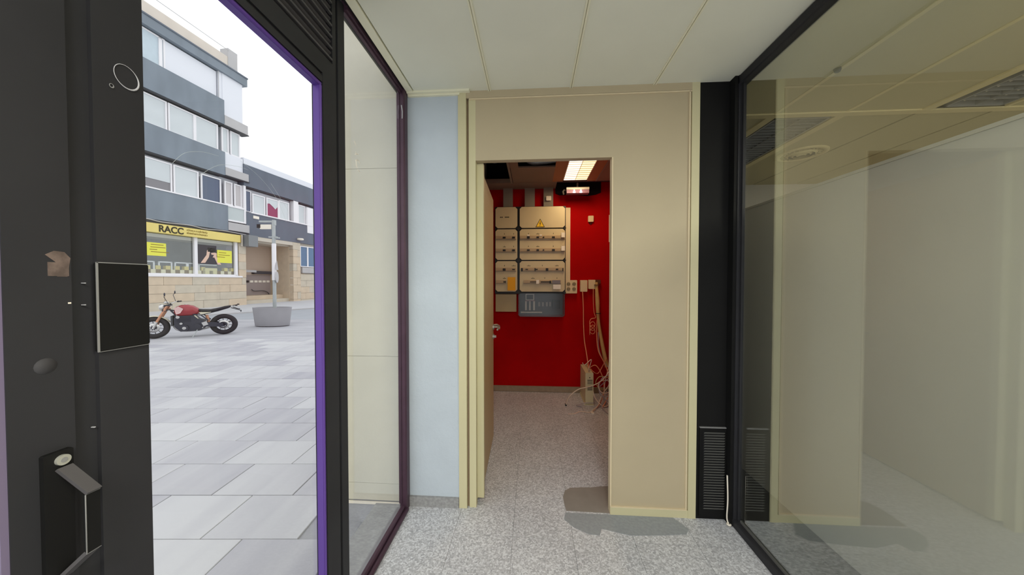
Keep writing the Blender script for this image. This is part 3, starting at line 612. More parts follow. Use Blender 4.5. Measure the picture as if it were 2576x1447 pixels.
# plate and marks
cp = MB().bbox(F1, F1 + .006, .530, .609, 1.300, 1.465, .003, 'x').build('cover_plate', M_black2, w2)
MB().box(F1 + .0055, F1 + .0068, .5295, .5325, 1.300, 1.465).box(F1 + .0055, F1 + .0068, .530, .609, 1.4638, 1.4655).box(F1 + .0055, F1 + .0065, .530, .609, 1.2995, 1.3005).build('worn_plate_edge', M_edge, cp)
def ring(cx, cz, ry, rz_, a, r, name, m, par):
    p = [(F1 + .0015, cx + ry * math.cos(t) * math.cos(a) - rz_ * math.sin(t) * math.sin(a), cz + ry * math.cos(t) * math.sin(a) + rz_ * math.sin(t) * math.cos(a)) for t in [2 * math.pi * k / 28 for k in range(29)]]
    rr = [r * (.45 + .75 * max(0, math.sin(k / 28 * 2 * math.pi + 2.6))) for k in range(29)]
    return MB().tube(p, [max(.0006, q) for q in rr], 6, False).build(name, m, par)
ring(.584, 1.832, .019, .022, .3, .0014, 'ring_mark', M_marky, w2)
ring(.561, 1.802, .003, .0035, 0, .0010, 'ring_mark', M_edge, w2)
for y_, z_ in ((.519, 1.427), (.5185, 1.388), (.527, 1.163)): MB().box(F1 - .006, F1 + .0003, y_ - .0012, y_ + .0012, z_ - .0008, z_ + .0008).build('chip_mark', M_marky, w2)
# scratches on the glass
for pts in ([(.684, 1.702), (.71, 1.735), (.75, 1.754), (.792, 1.760)], [(.74, 1.69), (.79, 1.735), (.844, 1.752), (.88, 1.754)], [(.856, 1.771), (.92, 1.745), (.982, 1.697), (1.02, 1.63)], [(.96, 1.74), (1.01, 1.69), (1.035, 1.66)]):
    MB().tube(spline([(XL - .0255, y, z) for y, z in pts], 5), .00032, 4, False).build('scratch', mat('scratch_grey', srgb(190, 200, 205), .5), w2)
# door leaf 1 (lock stile)
d1 = tag(empty('door_1'), 'black metal entrance door leaf with lock and bar handle at far left', 'door', None, 'structure')
MB().box(F0, F1 + .004, .428, .500, 0, 2.30).build('stile', M_black, d1)
MB().box(F0, F1 - .004, -.60, -.53, 0, 2.30).box(F0, F1 - .004, -.53, .428, 2.20, 2.30).box(F0, F1 - .004, -.53, .428, 0, .13).build('rail_frame', M_black, d1)
box('edge_strip', (F0, F1 + .002, .420, .428, .13, 2.20), mat('mauve_gasket', srgb(110, 100, 125), .5), d1)
box('glass_pane', (XL - .030, XL - .026, -.53, .42, .13, 2.20), M_dglass, d1)
hp = MB().bbox(F1 + .004, F1 + .012, .458, .492, .93, 1.146, .002, 'x').build('lock_plate', M_black2, d1)
MB().disc((F1 + .014, .478, 1.131), .0085, 'x', .006, 20).build('lock_cylinder', mat('cylinder_metal', srgb(190, 190, 180), .4, metal=.5), hp)
MB().disc((F1 + .0172, .478, 1.131), .0042, 'x', .001, 12).build('key_slot', M_edge, hp)
# handle: sloping arm and broad flat grip
g = MB()
P0 = [(F1 + .012, .470, 1.116), (F1 + .012, .488, 1.116)]; P1 = [(F1 + .048, .482, 1.0695), (F1 + .048, .500, 1.0695)]
def hexa(a, b, c, d, t):
    n = (Vector(b) - Vector(a)).cross(Vector(d) - Vector(a)).normalized() * t
    v = [Vector(q) for q in (a, b, c, d)]; v += [q - n for q in v]
    return v, [(0, 1, 2, 3), (7, 6, 5, 4), (0, 4, 5, 1), (1, 5, 6, 2), (2, 6, 7, 3), (3, 7, 4, 0)]
MB().add(*hexa(P0[0], P0[1], P1[1], P1[0], .006)).build('handle_arm', M_louvre, hp)
q0 = [(F1 + .048, .482, .968), (F1 + .048, .500, .968)]
gr = MB().box(F1 + .042, F1 + .048, .482, .500, .968, 1.0695).build('handle_grip', M_black2, hp)
MB().tube([(F1 + .048, .482, .968), (F1 + .048, .482, 1.0695), (F1 + .048, .500, 1.0695)], .0011, 4).tube([(F1 + .048, .500, .968), (F1 + .048, .482, .968)], .0008, 4).build('handle_edge', mat('bare_edge', srgb(105, 105, 105), .4), hp)
MB().add(*hexa((F1 + .012, .470, .930), (F1 + .012, .488, .930), q0[1], q0[0], .006)).build('handle_arm', M_louvre, hp)
MB().box(F1 + .004, F1 + .0046, .473, .497, 1.439, 1.462).add([(F1 + .0047, .470, 1.474), (F1 + .0047, .480, 1.481), (F1 + .0047, .492, 1.480), (F1 + .0047, .499, 1.470), (F1 + .0047, .495, 1.438), (F1 + .0047, .483, 1.438), (F1 + .0047, .482, 1.462)], [(0, 1, 2, 3, 4, 5, 6)]).build('glue_stain', M_mark, d1)
MB().lathe([(0, .0002), (.013, .0002), (.013, .0006), (0, .0006)], (F1 + .0038, .468, 1.291), 'x', 16).build('smudge', mat('smudge_grey', srgb(56, 55, 58), .8), d1)
MB().box(F1 + .004, F1 + .0048, .4950, .4985, 1.3915, 1.394).build('chip_mark', M_wh, d1)
S('wall_upper_fascia', (XL - .06, XL - .002, -2.6, 2.0, ZC + .02, ZC + .3), M_black, 'dark fascia closing the storefront above its frames', 'wall')
# ---- window_1, side light next to the pier
w1 = tag(empty('window_1'), 'clear fixed side pane in plum-brown frame before the stone pier', 'window', None, 'structure')
MB().bbox(XL - .025, XL + .022, 1.905, 1.960, 0.0, ZC, .008, 'z').box(XL - .025, XL - .008, 1.900, 1.91, .05, 2.57).build('frame_jamb', M_plum, w1)
MB().bbox(XL - .014, XL + .012, 1.322, 1.908, 0.0, .040, .006, 'y').bbox(XL + .010, XL + .034, 1.322, 1.908, 0, .022, .006, 'y').build('sill', M_plum, w1)
MB().box(XL - .010, XL + .014, 1.322, 1.905, 2.582, ZC + .02).box(XL - .010, XL + .004, 1.322, 1.905, 2.572, 2.582).build('head', M_plum, w1)
box('head_gap', (XL + .01, -.775, 1.3, 1.95, ZC + .0, ZC + .08), M_dark, w1)
box('glass_pane', (XL - .007, XL - .004, 1.322, 1.905, .038, 2.575), M_glass, w1)
MB().tube([(XL + .004, 1.905, 2.50), (XL + .010, 1.903, 2.46), (XL + .008, 1.906, 2.42)], .0035).build('torn_seal', M_marky, w1)
for pts in ([(1.440, 2.082), (1.452, 2.070)], [(1.45, 2.035), (1.462, 2.030), (1.474, 2.036)], [(1.445, 2.022), (1.455, 2.028)], [(1.455, 2.000), (1.470, 2.006), (1.487, 1.996)], [(1.452, 2.000), (1.456, 1.975), (1.463, 1.965)], [(1.470, 1.960), (1.485, 1.955)]):
    MB().tube(spline([(XL - .0025, y * .97, (z - 1.43) * .97 + 1.43) for y, z in pts], 4), .0017, 4).build('scratch', M_wh, w1)

# ================================================================ EXTERIOR: PIER, GROUND
pr = tag(empty('stone_pier'), 'pale stone-clad pier just outside the narrow side window', 'pier', None, 'structure')
for z0, z1 in ((-.006, .105), (.107, .942), (.944, 2.156), (2.158, 3.4)):
    MB().box(-1.34, -.846, 2.0, 2.5, z0, z1).build('stone_slab', M_pier, pr)
box('pier_core', (-1.33, -.85, 2.01, 2.5, -.2, 3.4), M_joint, pr)
box('foot_mortar', (-1.30, -.846, 1.992, 2.0, -.03, -.014), M_wh, pr)
S('threshold_step', (-1.02, -.84, .3, 1.998, -.2, -.02), M_step, 'grey stone threshold strip outside the storefront', 'step')
pg = tag(empty('plaza_ground', (0, 0, -.15), rad(3.7)), 'pale grey paved plaza outside the shopfront', 'paving', None, 'structure')
# local frame: x across, y away; rotated 3.7 degrees
box('ground_bed', (-6.4, -1.0, -3, 8.4, -.10, -.012), M_joint, pg)
G = .003
tmes = {}
def ptile(x0, x1, y0, y1):
    w_ = round(x1 - x0, 3)
    if w_ not in tmes:
        tmes[w_] = MB().bbox(-w_ / 2 + G, w_ / 2 - G, -.2 + G, .2 - G, -.03, 0, .003, 'y').build('paving_tile', M_pave, pg); o = tmes[w_]
    else: o = bpy.data.objects.new('paving_tile', tmes[w_].data); COL.objects.link(o); o.parent = pg
    o.location = ((x0 + x1) / 2, (y0 + y1) / 2, R.uniform(-.0012, .0012)); o.rotation_euler = (R.uniform(-.002, .002), R.uniform(-.002, .002), 0)
nt_ = 0; fill = MB()
for r_ in range(0, 20):
    yc0 = 0.72 + .4 * r_ - .0; off = (.3 if r_ % 2 else 0) + R.uniform(-.06, .06)
    xl = -(yc0 + .4) * 1.17 - .8; xr = -(yc0) * .575 + .1
    xr = min(xr, -1.1)
    x = -1.0 - off
    while x > xl:
        if nt_ < 298: ptile(x - .6, x, yc0, yc0 + .4); nt_ += 1
        x -= .6
    if x > -6.4: fill.box(-6.4, x, yc0, yc0 + .4, -.1, -.004)
# the remaining plaza, road and sidewalk
fill.box(-6.4, -1.0, -3, .718, -.1, -.004).build('far_paving', M_farpave, pg)
MB().box(-40, -6.4, -20, 8.4, -.3, -.004).box(-40, 0, 8.4, 13.2, -.3, -.004).box(-6.4, -.95, -20, -3, -.3, -.004).build('far_paving', M_farpave, pg)
box('far_paving', (-0.9, 4, 3.0, 8.4, -.3, -.004), M_farpave, pg)
fdir = rad(84.7); FA = Vector((-18.843, 19.529, 0))
rd = tag(empty('road', (-12.634, 17.554, -.15), rad(58)), 'light grey carriageway between plaza and sidewalk', 'road', None, 'structure')
box('asphalt', (-40, 30, -7.5, 0, -.3, -.006), M_road, rd)
box('kerb', (-40, 30, 0, .14, -.3, .05), M_slab, rd)
box('sidewalk', (-40, 30, .14, 16, -.3, .045), M_side, rd)

# ================================================================ FACING BUILDINGS
b1 = empty('apartment_building', tuple(FA), fdir, 'four-storey block with slate bands and a yellow-signed shop', 'building')
def fb(name, x0, x1, z0, z1, y0, y1, m, par=b1): return box(name, (x0, x1, y0, y1, z0, z1), m, par)
fb('wall_body', -16, .15, 4.5, 14.7, .45, 4, M_white)
fb('wall_body', -16, .15, 3.9, 4.5, .45, 4, M_dkslot)
fb('parapet', -16, -.1, 14.7, 15.42, .05, .5, M_parapet)
fb('chimney', -.66, -.08, 14.7, 15.95, .02, .6, M_slab)
fb('cornice', -16, .43, 14.17, 14.72, -.12, 1, M_band)
fb('cornice_edge', -16, .45, 14.66, 14.74, -.16, 1, M_band2)
for z0, z1, xr in ((11.05, 12.52, -1.03), (7.95, 9.37, -1.03), (4.58, 6.12, -.91)):
    s_ = fb('spandrel_band', -16, xr, z0, z1, -.10, .46, M_band)
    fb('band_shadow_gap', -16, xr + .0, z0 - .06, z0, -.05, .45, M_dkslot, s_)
for z0, z1 in ((11.02, 11.62), (7.97, 8.46), (4.62, 5.12)): fb('balcony_slab', -1.03 if z0 > 5 else -.91, .42, z0, z1, -.12, .46, M_slab); 
for z0 in (11.02, 7.97): fb('slab_lip', -1.03, .46, z0 - .05, z0, -.16, .4, M_dkslot)
fb('bay_panel', -1.03, .2, 11.62, 14.17, .02, .45, M_white)
fb('bay_panel', -1.03, .17, 8.46, 9.38, .02, .45, M_white)
fb('side_fin', .14, .50, 11.08, 12.50, .5, .9, M_dkslot)
fb('shutter_panel', -3.80, -1.30, 12.52, 14.1, .12, .45, M_white)
fb('panel_joint', -1.27, -1.24, 12.52, 14.17, .0, .02, M_slab)
fb('wall_return', -1.24, -1.03, 12.52, 14.17, .05, .45, M_white)
def window(x0, x1, z0, z1, m, par=b1, fr=.07, y=.10, blind=None, frm=M_frame):
    o = MB().box(x0 - fr, x1 + fr, y, y + .08, z1, z1 + fr).box(x0 - fr, x1 + fr, y - .03, y + .08, z0 - fr, z0).box(x0 - fr, x0, y, y + .08, z0, z1).box(x1, x1 + fr, y, y + .08, z0, z1).build('window', frm, par)
    box('pane', (x0, x1, y + .05, y + .07, z0, z1), m, o)
    if blind: box('blind', (x0 + .01, x1 - .01, y + .03, y + .05, blind, z1), M_blind, o)
    return o
M_shutL = mat('pale_shutter', srgb(192, 206, 214), .6, var=.02)
for x0 in (-6.6, -5.3): window(x0, x0 + 1.3, 12.56, 14.05, M_shutL)
window(-4.0, -3.88, 12.56, 14.05, M_shutL)
for x0, x1 in ((-7.5, -6.2), (-6.1, -4.95), (-4.85, -3.85), (-3.66, -2.56), (-2.42, -1.33)): window(x0, x1, 9.45, 10.85, M_blind)
for x0, x1 in ((-.98, -.70), (-.46, .0)): window(x0, x1, 9.46, 10.85, M_blind)
window(-7.4, -6.1, 6.22, 7.65, M_winglass, blind=6.9); window(-5.0, -3.68, 6.22, 7.65, mat('dusky_pane', srgb(130, 128, 132), .3), blind=6.68)
window(-3.48, -2.42, 6.22, 7.65, M_blind); window(-2.16, -1.20, 6.22, 7.62, M_winglass)
window(-.86, -.52, 6.28, 7.6, mat('pale_curtain', srgb(196, 192, 192), .7)); window(-.27, .07, 6.28, 7.6, mat('pale_curtain', (0, 0, 0)))
fb('bay_glass', -.88, .17, 5.30, 6.10, .02, .06, mat('balustrade_glass', srgb(190, 198, 198), .3))
fb('bay_rail', -.88, .25, 5.20, 5.30, -.03, .1, M_frame); fb('bay_post', .17, .30, 5.2, 7.75, -.02, .4, M_frame); fb('bay_rail', -.88, .25, 6.10, 6.2, -.03, .1, M_frame)
fb('sill_rail', -16, -.91, 6.12, 6.19, -.13, .1, M_frame)
fb('soffit', -16, .45, 4.42, 4.60, -.06, .45, M_dkslot)
MB().tube(spline([(-6, -.1, 4.50), (-4.9, -.1, 4.56), (-4.2, -.1, 4.50), (-3.0, -.1, 4.55), (-2.2, -.1, 4.47), (-1.2, -.1, 4.53), (0.2, -.1, 4.47)]), .028, 6).build('loose_cable', M_slab, b1)
# shop
sg = fb('shop_sign', -16, -.28, 3.92, 4.38, -.22, .2, M_signy)
fb('sign_end', -.28, -.24, 3.9, 4.40, -.23, .2, M_inkg, sg)
text('sign_lettering', 'RACC', .42, M_ink, sg, (-4.46, -.225, 3.985), (rad(90), 0, 0), .006, .97, .012, 1.12)
# second line set is too small to read in the photograph: two rows of small strokes
m = MB()
for (zz, xe) in ((4.20, -2.25), (4.04, -2.2)):
    x = -3.22; rr = random.Random(int(zz * 100))
    while x < xe:
        w_ = rr.uniform(.045, .075); m.box(x, x + .014, -.226, -.222, zz, zz + rr.choice((.08, .08, .12))).box(x, x + w_, -.226, -.222, zz + rr.choice((0, .035, .07)), zz + .015 + rr.choice((0, .035, .06))).box(x + w_ - .014, x + w_, -.226, -.222, zz, zz + .08); x += w_ + .022
m.build('small_lettering', M_inkg, sg)
sf_ = MB().box(-16, -.28, -.02, .1, 1.78, 1.86).box(-2.73, -2.57, -.03, .1, 1.8, 3.92).box(-.47, -.30, -.02, .1, 1.78, 3.92).box(-5.2, -5.05, -.02, .1, 1.8, 3.92).build('shop_window', M_frame, b1)
fb('window_sill', -16, -.05, 1.68, 1.78, -.08, .1, M_frame, sf_)
MB().box(-16, -.3, .08, .09, 1.8, 3.92).build('shop_glass', glass('shop_glass', (.93, .95, .95), .9, .08), sf_)
fb('shop_interior_wall', -16, 0.1, -.2, 4.4, 1.35, 1.45, M_shopint, sf_)
fb('shop_ceiling', -16, 0.0, 3.72, 3.9, .12, 1.35, M_lintel, sf_)
fb('shop_counter', -16, -.3, 1.6, 1.8, .1, 1.35, M_slab, sf_)
# yellow posters
for x0, x1, z0, z1, lines in ((-4.95, -3.97, 2.75, 3.42, ((.0, .4, .17), (.02, .55, .30), (.0, .28, .43), (.0, .75, .54))), (-1.46, -.60, 2.57, 3.34, ((.10, .45, .16), (.08, .62, .28), (.0, .42, .38)))):
    p = fb('window_poster', x0, x1, z0, z1, .06, .075, M_postery, sf_)
m = MB()
for x, w_, z in ((-4.6, .52, 3.30), (-4.62, .62, 3.17), (-4.65, .3, 3.05), (-4.6, .75, 2.93), (-1.36, .42, 3.17), (-1.38, .66, 3.03), (-1.44, .42, 2.90)):
    m.box(x, x + w_, .055, .06, z, z + .035)
m.build('poster_text', M_inkg, sf_)
# printed picture of a person holding a camera (flat print)
ph = fb('photo_poster', -2.50, -1.50, 2.45, 3.56, .065, .075, M_shirt, sf_)
MB().add([(-2.36, .062, 2.50), (-2.12, .062, 2.52), (-1.92, .062, 2.86), (-1.86, .062, 3.16), (-1.94, .062, 3.34), (-2.02, .062, 3.24), (-2.05, .062, 2.98)], [tuple(range(7))]).add([(-1.44, .061, 2.45), (-1.24, .061, 2.45), (-1.5, .061, 2.92), (-1.48, .061, 3.12), (-1.58, .061, 3.16), (-1.80, .061, 3.12), (-1.78, .061, 3.02), (-1.64, .061, 3.02), (-1.72, .061, 2.86), (-1.62, .061, 2.86)], [tuple(range(10))]).build('printed_arms', M_skin, ph)
MB().box(-1.98, -1.56, .059, .062, 3.18, 3.42).lathe([(0, 0), (.11, 0), (.11, .004), (0, .004)], (-1.78, .056, 3.28), 'y', 16).build('printed_camera', M_boardblk, ph)
# white display frames and yellow cubes on the window board
df_ = MB()
for x0 in (-5.0, -4.25, -3.55, -2.95): df_.box(x0, x0 + .6, .15, .19, 2.42, 2.48).box(x0, x0 + .06, .15, .19, 1.8, 2.48).box(x0 + .54, x0 + .6, .15, .19, 1.8, 2.48)
df_.box(-2.5, -1.42, .15, .19, 2.38, 2.44).build('display_frame', M_frame, sf_)
x = -5.0; k = 0
while x < -.55:
    if not (-2.25 < x < -1.4): MB().box(x, x + .2, .13, .33, 1.86 + (.20 if k % 2 else 0), 2.06 + (.20 if k % 2 else 0)).build('display_cube', M_signy if k % 2 else mat('cube_pale', srgb(236, 224, 190), .6), sf_)
    if k % 2: MB().box(x, x + .2, .13, .33, 1.86, 2.06).build('display_cube', mat('cube_brown', srgb(120, 92, 40), .6), sf_)
    x += .21; k += 1
fb('display_board', -2.20, -1.42, 1.86, 2.22, .13, .2, mat('board_pale_yellow', srgb(226, 214, 160), .6), sf_)
# stone plinth blocks
def blocks(par, x0, x1, z0, z1, bh, bw, y0, y1, mats, rr):
    z = z0; row = 0
    while z < z1 - .02:
        zt = min(z + bh, z1); x = x0; first = True
        while x < x1 - .02:
            w_ = (bw * (.5 if row % 2 and first else 1)) * rr.uniform(.85, 1.15); xt = min(x + w_, x1)
            if x1 - xt < .25: xt = x1
            MB().bbox(x + .006, xt - .006, y0 + rr.uniform(-.008, .008), y1, z + .006, zt - .006, .012, 'y').build('stone_block', rr.choice(mats), par)
            x = xt; first = False
        z = zt; row += 1
rr = random.Random(3)
fb('plinth_core', -16, .2, -.4, 1.68, .02, .6, M_joint)
blocks(b1, -12, .22, -.12, 1.68, .45, 1.35, -.04, .05, [M_stone, M_stone2], rr)
blocks(b1, -.24, .24, 1.68, 3.72, .51, .6, -.03, .4, [M_stone, M_stone2], rr)
fb('pillar_core', -.23, .2, 1.68, 4.45, .0, .5, M_stone)
ac = fb('wall_unit', .02, .66, 3.72, 4.45, -.5, .3, M_grey); fb('unit_panel', -.16, -.03, 3.70, 4.43, -.12, .2, M_lintel, ac)

b2 = empty('terraced_building', tuple(FA), fdir, 'lower two-storey building with a recessed entrance beyond the signpost', 'building')
def f2(name, x0, x1, z0, z1, y0, y1, m, par=b2): return box(name, (x0, x1, y0, y1, z0, z1), m, par)
f2('wall_body', .50, 14, 4.47, 9.1, .4, 4, M_white)
f2('parapet', .2, 14, 9.10, 9.52, .0, .8, M_white)
f2('upper_band', .16, 14, 7.70, 9.10, -.05, .45, M_band2)
f2('band_lip', .3, 14, 7.64, 7.70, .0, .4, M_dkslot)
f2('lower_band', .3, 14, 4.47, 6.0, -.05, .45, M_band2)
f2('sill_rail', .6, 14, 5.98, 6.06, -.10, .1, M_frame)
window(.42, .72, 6.1, 7.42, M_winglass, b2, .04); window(.92, 1.72, 6.1, 7.30, M_blind, b2)
wr = window(1.96, 2.80, 6.1, 7.30, mat('maroon_curtain', srgb(150, 70, 100), .7), b2)
MB().prism([(1.96, 6.95), (2.15, 7.0), (2.4, 6.85), (2.62, 6.68), (2.80, 6.9), (2.80, 7.3), (1.96, 7.3)], .13, .15, 'y').build('lace_curtain', M_blind, wr)
window(2.95, 3.72, 6.1, 7.35, M_blind, b2)
f2('white_post', 4.06, 4.5, 6.06, 7.68, -.02, .3, M_frame); window(4.68, 5.22, 6.1, 7.45, M_blind, b2)
f2('white_shutter', 5.32, 6.4, 5.38, 7.45, -.08, .2, M_frame)
window(6.6, 7.8, 6.1, 7.4, M_blind, b2); window(8.4, 9.6, 6.1, 7.4, M_blind, b2)
f2('lintel', .3, 4.25, 4.20, 4.47, -.03, .4, M_lintel)
f2('entry_ceiling', .15, 4.0, 4.10, 4.2, .3, 3, M_lintel)
f2('entry_back_wall', 1.1, 4.0, 1.9, 4.15, 2.0, 2.2, mat('entry_beige', srgb(196, 176, 158), .8)); f2('entry_wainscot', 1.1, 4.0, -.3, 1.9, 1.98, 2.2, mat('entry_brown_grey', srgb(158, 146, 142), .8))
f2('entry_side_wall', 3.9, 4.0, -.3, 4.2, .3, 2.1, M_stone2)
f2('dark_shelf', 2.4, 3.9, 1.98, 2.2, 1.75, 2.0, M_dkslot)
ed = f2('entry_door', .25, 1.12, .45, 3.85, 1.5, 1.56, mat('entry_glass', srgb(120, 112, 118), .2)); MB().box(1.05, 1.15, 1.46, 1.58, .45, 3.9).box(.2, 1.15, 1.46, 1.58, 2.3, 2.36).box(.2, 1.15, 1.46, 1.58, 3.82, 3.9).box(.2, 1.15, 1.46, 1.58, .42, .5).box(.5, .56, 1.46, 1.58, .45, 2.3).build('door_frame', M_boardblk, ed)
f2('door_transom', .2, 2.2, 2.08, 2.24, 1.35, 1.5, M_slab, ed)
f2('entry_step', .22, 4.2, -.3, .42, .9, 2.2, M_stone2); f2('entry_step', .22, 4.2, -.3, .14, .35, .9, M_stone); 
# row of small white name plates on the wainscot
for k in range(6): f2('name_plate', 1.9 + k * .33, 2.14 + k * .33, 1.35, 1.50, 1.94, 1.98, M_wh if k else M_boardblk)
MB().tube(spline([(2.3, 1.9, .85), (2.5, 1.88, .72), (3.2, 1.88, .72), (3.6, 1.88, .55), (3.75, 1.88, .2)]), .025, 6).build('wall_cable', M_dkslot, b2)
blocks(b2, 3.92, 4.62, -.5, 4.47, .55, .8, -.05, .35, [M_stone, M_stone2], rr)
blocks(b2, 4.62, 8.5, -.5, 2.05, .50, 1.0, -.05, .35, [M_stone, M_stone2], rr)
f2('stone_wall', 4.62, 14, -.5, 4.47, .15, .6, M_lintel)
window(4.72, 5.36, 2.66, 4.2, mat('blue_pane', srgb(92, 120, 150), .15), b2, .06, 0.0); window(5.48, 6.2, 2.66, 4.2, mat('blue_pane', (0, 0, 0)), b2, .06, 0.0)
f2('window_box', 4.74, 6.3, 2.1, 2.56, -.12, .1, M_slab)
f2('small_plate', .74, 1.14, 5.66, 5.85, -.09, -.05, M_wh)
lo = MB().lathe([(0, 0), (.2, .02), (.24, .08), (.2, .16), (0, .18)], (4.46, -.2, 4.65), 'z', 16).tube([(4.46, -.2, 4.74), (4.46, 0, 4.74)], .04).build('wall_lamp', M_wh, b2)

# ================================================================ PLANTER AND SIGNPOST
pt = tag(empty('planter', (-9.235, 10.72, -.15), rad(3.7)), 'oval grey concrete planter around the signpost', 'planter')
def oval(r0, r1, z0, z1, m_): 
    mb = MB(); n = 40; vs = []
    for rx, ry, z in ((r0, r0 * .55, z0), (r1, r1 * .55, z1), (r1 - .05, r1 * .55 - .05, z1), (r1 - .07, r1 * .55 - .07, z1 - .10)):
        vs += [(rx * math.cos(2 * math.pi * k / n), ry * math.sin(2 * math.pi * k / n), z) for k in range(n)]
    fs = []
    for i in range(3):
        for k in range(n): fs.append((i * n + k, i * n + (k + 1) % n, (i + 1) * n + (k + 1) % n, (i + 1) * n + k))
    mb.add(vs, fs, True); mb.add([vs[k] for k in range(n)], [tuple(range(n))]); return mb
oval(.575, .655, .02, .66, 0).build('tub', M_planter, pt)
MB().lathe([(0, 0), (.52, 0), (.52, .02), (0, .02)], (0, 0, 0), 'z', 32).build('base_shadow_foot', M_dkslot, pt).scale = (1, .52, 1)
MB().lathe([(0, .56), (.56, .56), (.56, .565), (0, .57)], (0, 0, 0), 'z', 32).build('soil', M_soil, pt).scale = (1, .5, 1)
st = tag(empty('signpost', (-9.16, 10.74, .42), rad(3.7)), 'galvanised signpost rising from the grey planter with small side signs', 'sign')
MB().tube([(0, 0, 0), (0, 0, 3.15)], .055, 12).build('pole', M_galv, st)
MB().box(-.50, .02, -.03, .03, 3.10, 3.16).box(-.02, .06, -.05, .05, 3.0, 3.18).build('arm', M_galv, st)
MB().bbox(-.46, -.06, -.04, .02, 2.86, 3.02, .01, 'y').build('name_board', M_wh, st); MB().box(-.56, -.44, -.05, .03, 2.90, 3.03).build('camera_box', M_boardblk, st)
MB().box(-.16, .12, -.04, .04, 2.56, 2.60).box(-.03, .2, -.03, .03, 2.53, 2.57).build('bracket', M_galv, st)
MB().disc((.085, -.02, 1.16), .20, 'x', .012, 24).build('round_sign_back', M_slab, st).rotation_euler = (0, 0, rad(24))
MB().prism([(-.16, 1.42), (.16, 1.42), (.0, 1.74)], .075, .087, 'x').build('triangle_sign_back', M_slab, st).rotation_euler = (0, 0, rad(24))
MB().tube([(0, 0, 1.05), (0, 0, 2.35)], .068, 12).build('pale_sleeve', M_frame, st)

# ================================================================ MOTORCYCLE
hd = math.atan2(-.58, -.815)
mc = tag(empty('motorcycle', (-9.22, 8.93, -.15), hd), 'red roadster motorcycle leaning on its side stand on the plaza', 'motorcycle')
mc.rotation_euler = (rad(-3), 0, hd); mc.scale = (1.05, 1, 1)
RW = .305
def wheel(cx, nm, lab):
    ty = MB().torus((cx, 0, RW), RW - .062, .062, 'y', 40, 12, 1.05).build(nm, M_tyre, mc)
    MB().torus((cx, 0, RW), RW - .115, .016, 'y', 32, 8, 2.0).build('rim', M_rim, ty)
    m = MB()
    for k in range(10):
        a = k * math.pi / 5 + .1; m.tube([(cx + .03 * math.cos(a), .0, RW + .03 * math.sin(a)), (cx + (RW - .12) * math.cos(a + .12), .012 * (-1) ** k, RW + (RW - .12) * math.sin(a + .12))], .007, 6)
    m.build('spokes', M_rim, ty)
    MB().disc((cx, 0, RW), .05, 'y', .12).build('hub', M_engine, ty)
    MB().lathe([(.07, .045), (.125, .045), (.125, .050), (.07, .050)], (cx, 0, RW), 'y', 28).build('brake_disc', M_chrome, ty)
    return ty
wheel(0, 'rear_wheel', ''); wheel(1.38, 'front_wheel', '')
fkA = (1.38, RW); fkB = (1.09, .93)
for s_ in (-1, 1):
    y_ = s_ * .085
    MB().tube([(1.38, y_, RW - .02), (1.305, y_, .47)], .027, 10).build('fork_lower', M_chrome if s_ > 0 else M_gold, mc)
    MB().tube([(1.305, y_, .47), (1.095, y_, .92)], [.030, .026], 10).build('fork_tube', M_gold, mc)
MB().box(1.05, 1.16, -.11, .11, .90, .93).box(1.12, 1.2, -.11, .11, .76, .79).build('triple_clamp', M_engine, mc)
# front fender
m = MB(); n = 12; vs = []
for i in range(n + 1):
    a = rad(60 + i * 8); r_ = RW + .03
    for y_ in (-.065, 0, .065): vs.append((1.38 + r_ * math.cos(a) * 1.0, y_, RW + (r_ - abs(y_) * .3) * math.sin(a)))
fs = []
for i in range(n):
    for j in range(2): fs.append((i * 3 + j, i * 3 + j + 1, i * 3 + j + 4, i * 3 + j + 3))
m.add(vs, fs, True).build('front_fender', M_sidep, mc)
MB().lathe([(0, -.06), (.05, -.055), (.085, -.01), (.09, .05), (.08, .055), (0, .05)], (1.20, 0, .86), 'x', 24).build('headlamp', M_chrome, mc)
MB().lathe([(0, .055), (.08, .055), (.06, .068), (0, .075)], (1.20, 0, .86), 'x', 24).build('lamp_lens', M_frame, mc)
MB().lathe([(0, 0), (.045, 0), (.045, .05), (0, .05)], (1.14, 0, .97), 'z', 20).build('gauge', M_chrome, mc)
hb = MB().tube(spline([(.98, .37, .985), (1.02, .26, .985), (1.07, .12, .96), (1.08, 0, .95), (1.07, -.12, .96), (1.02, -.26, .985), (.98, -.37, .985)], 5), .012, 8).build('handlebar', M_chrome, mc)
for s_ in (-1, 1):
    MB().tube([(.955, s_ * .40, .985), (.99, s_ * .27, .985)], .019, 8).build('grip', M_seat, hb)
    MB().tube([(1.03, s_ * .33, .99), (1.0, s_ * .40, 1.0)], .006, 6).build('brake_lever', M_engine, hb)
    mr = MB().tube([(1.03, s_ * .28, .99), (1.09, s_ * .33, 1.18), (1.07, s_ * .37, 1.22)], .006, 6).build('mirror_stem', M_engine, hb)
    MB().lathe([(0, -.006), (.042, -.006), (.046, .004), (0, .010)], (1.065, s_ * .375, 1.25), 'x', 16).build('mirror', M_engine, hb)
    MB().tube([(1.13, s_ * .10, .80), (1.13, s_ * .17, .80)], .006).build('indicator_stem', M_engine, mc)
    MB().lathe([(0, -.03), (.02, -.02), (.022, .01), (0, .02)], (1.13, s_ * .185, .80), 'x', 10).build('indicator', M_gold, mc)
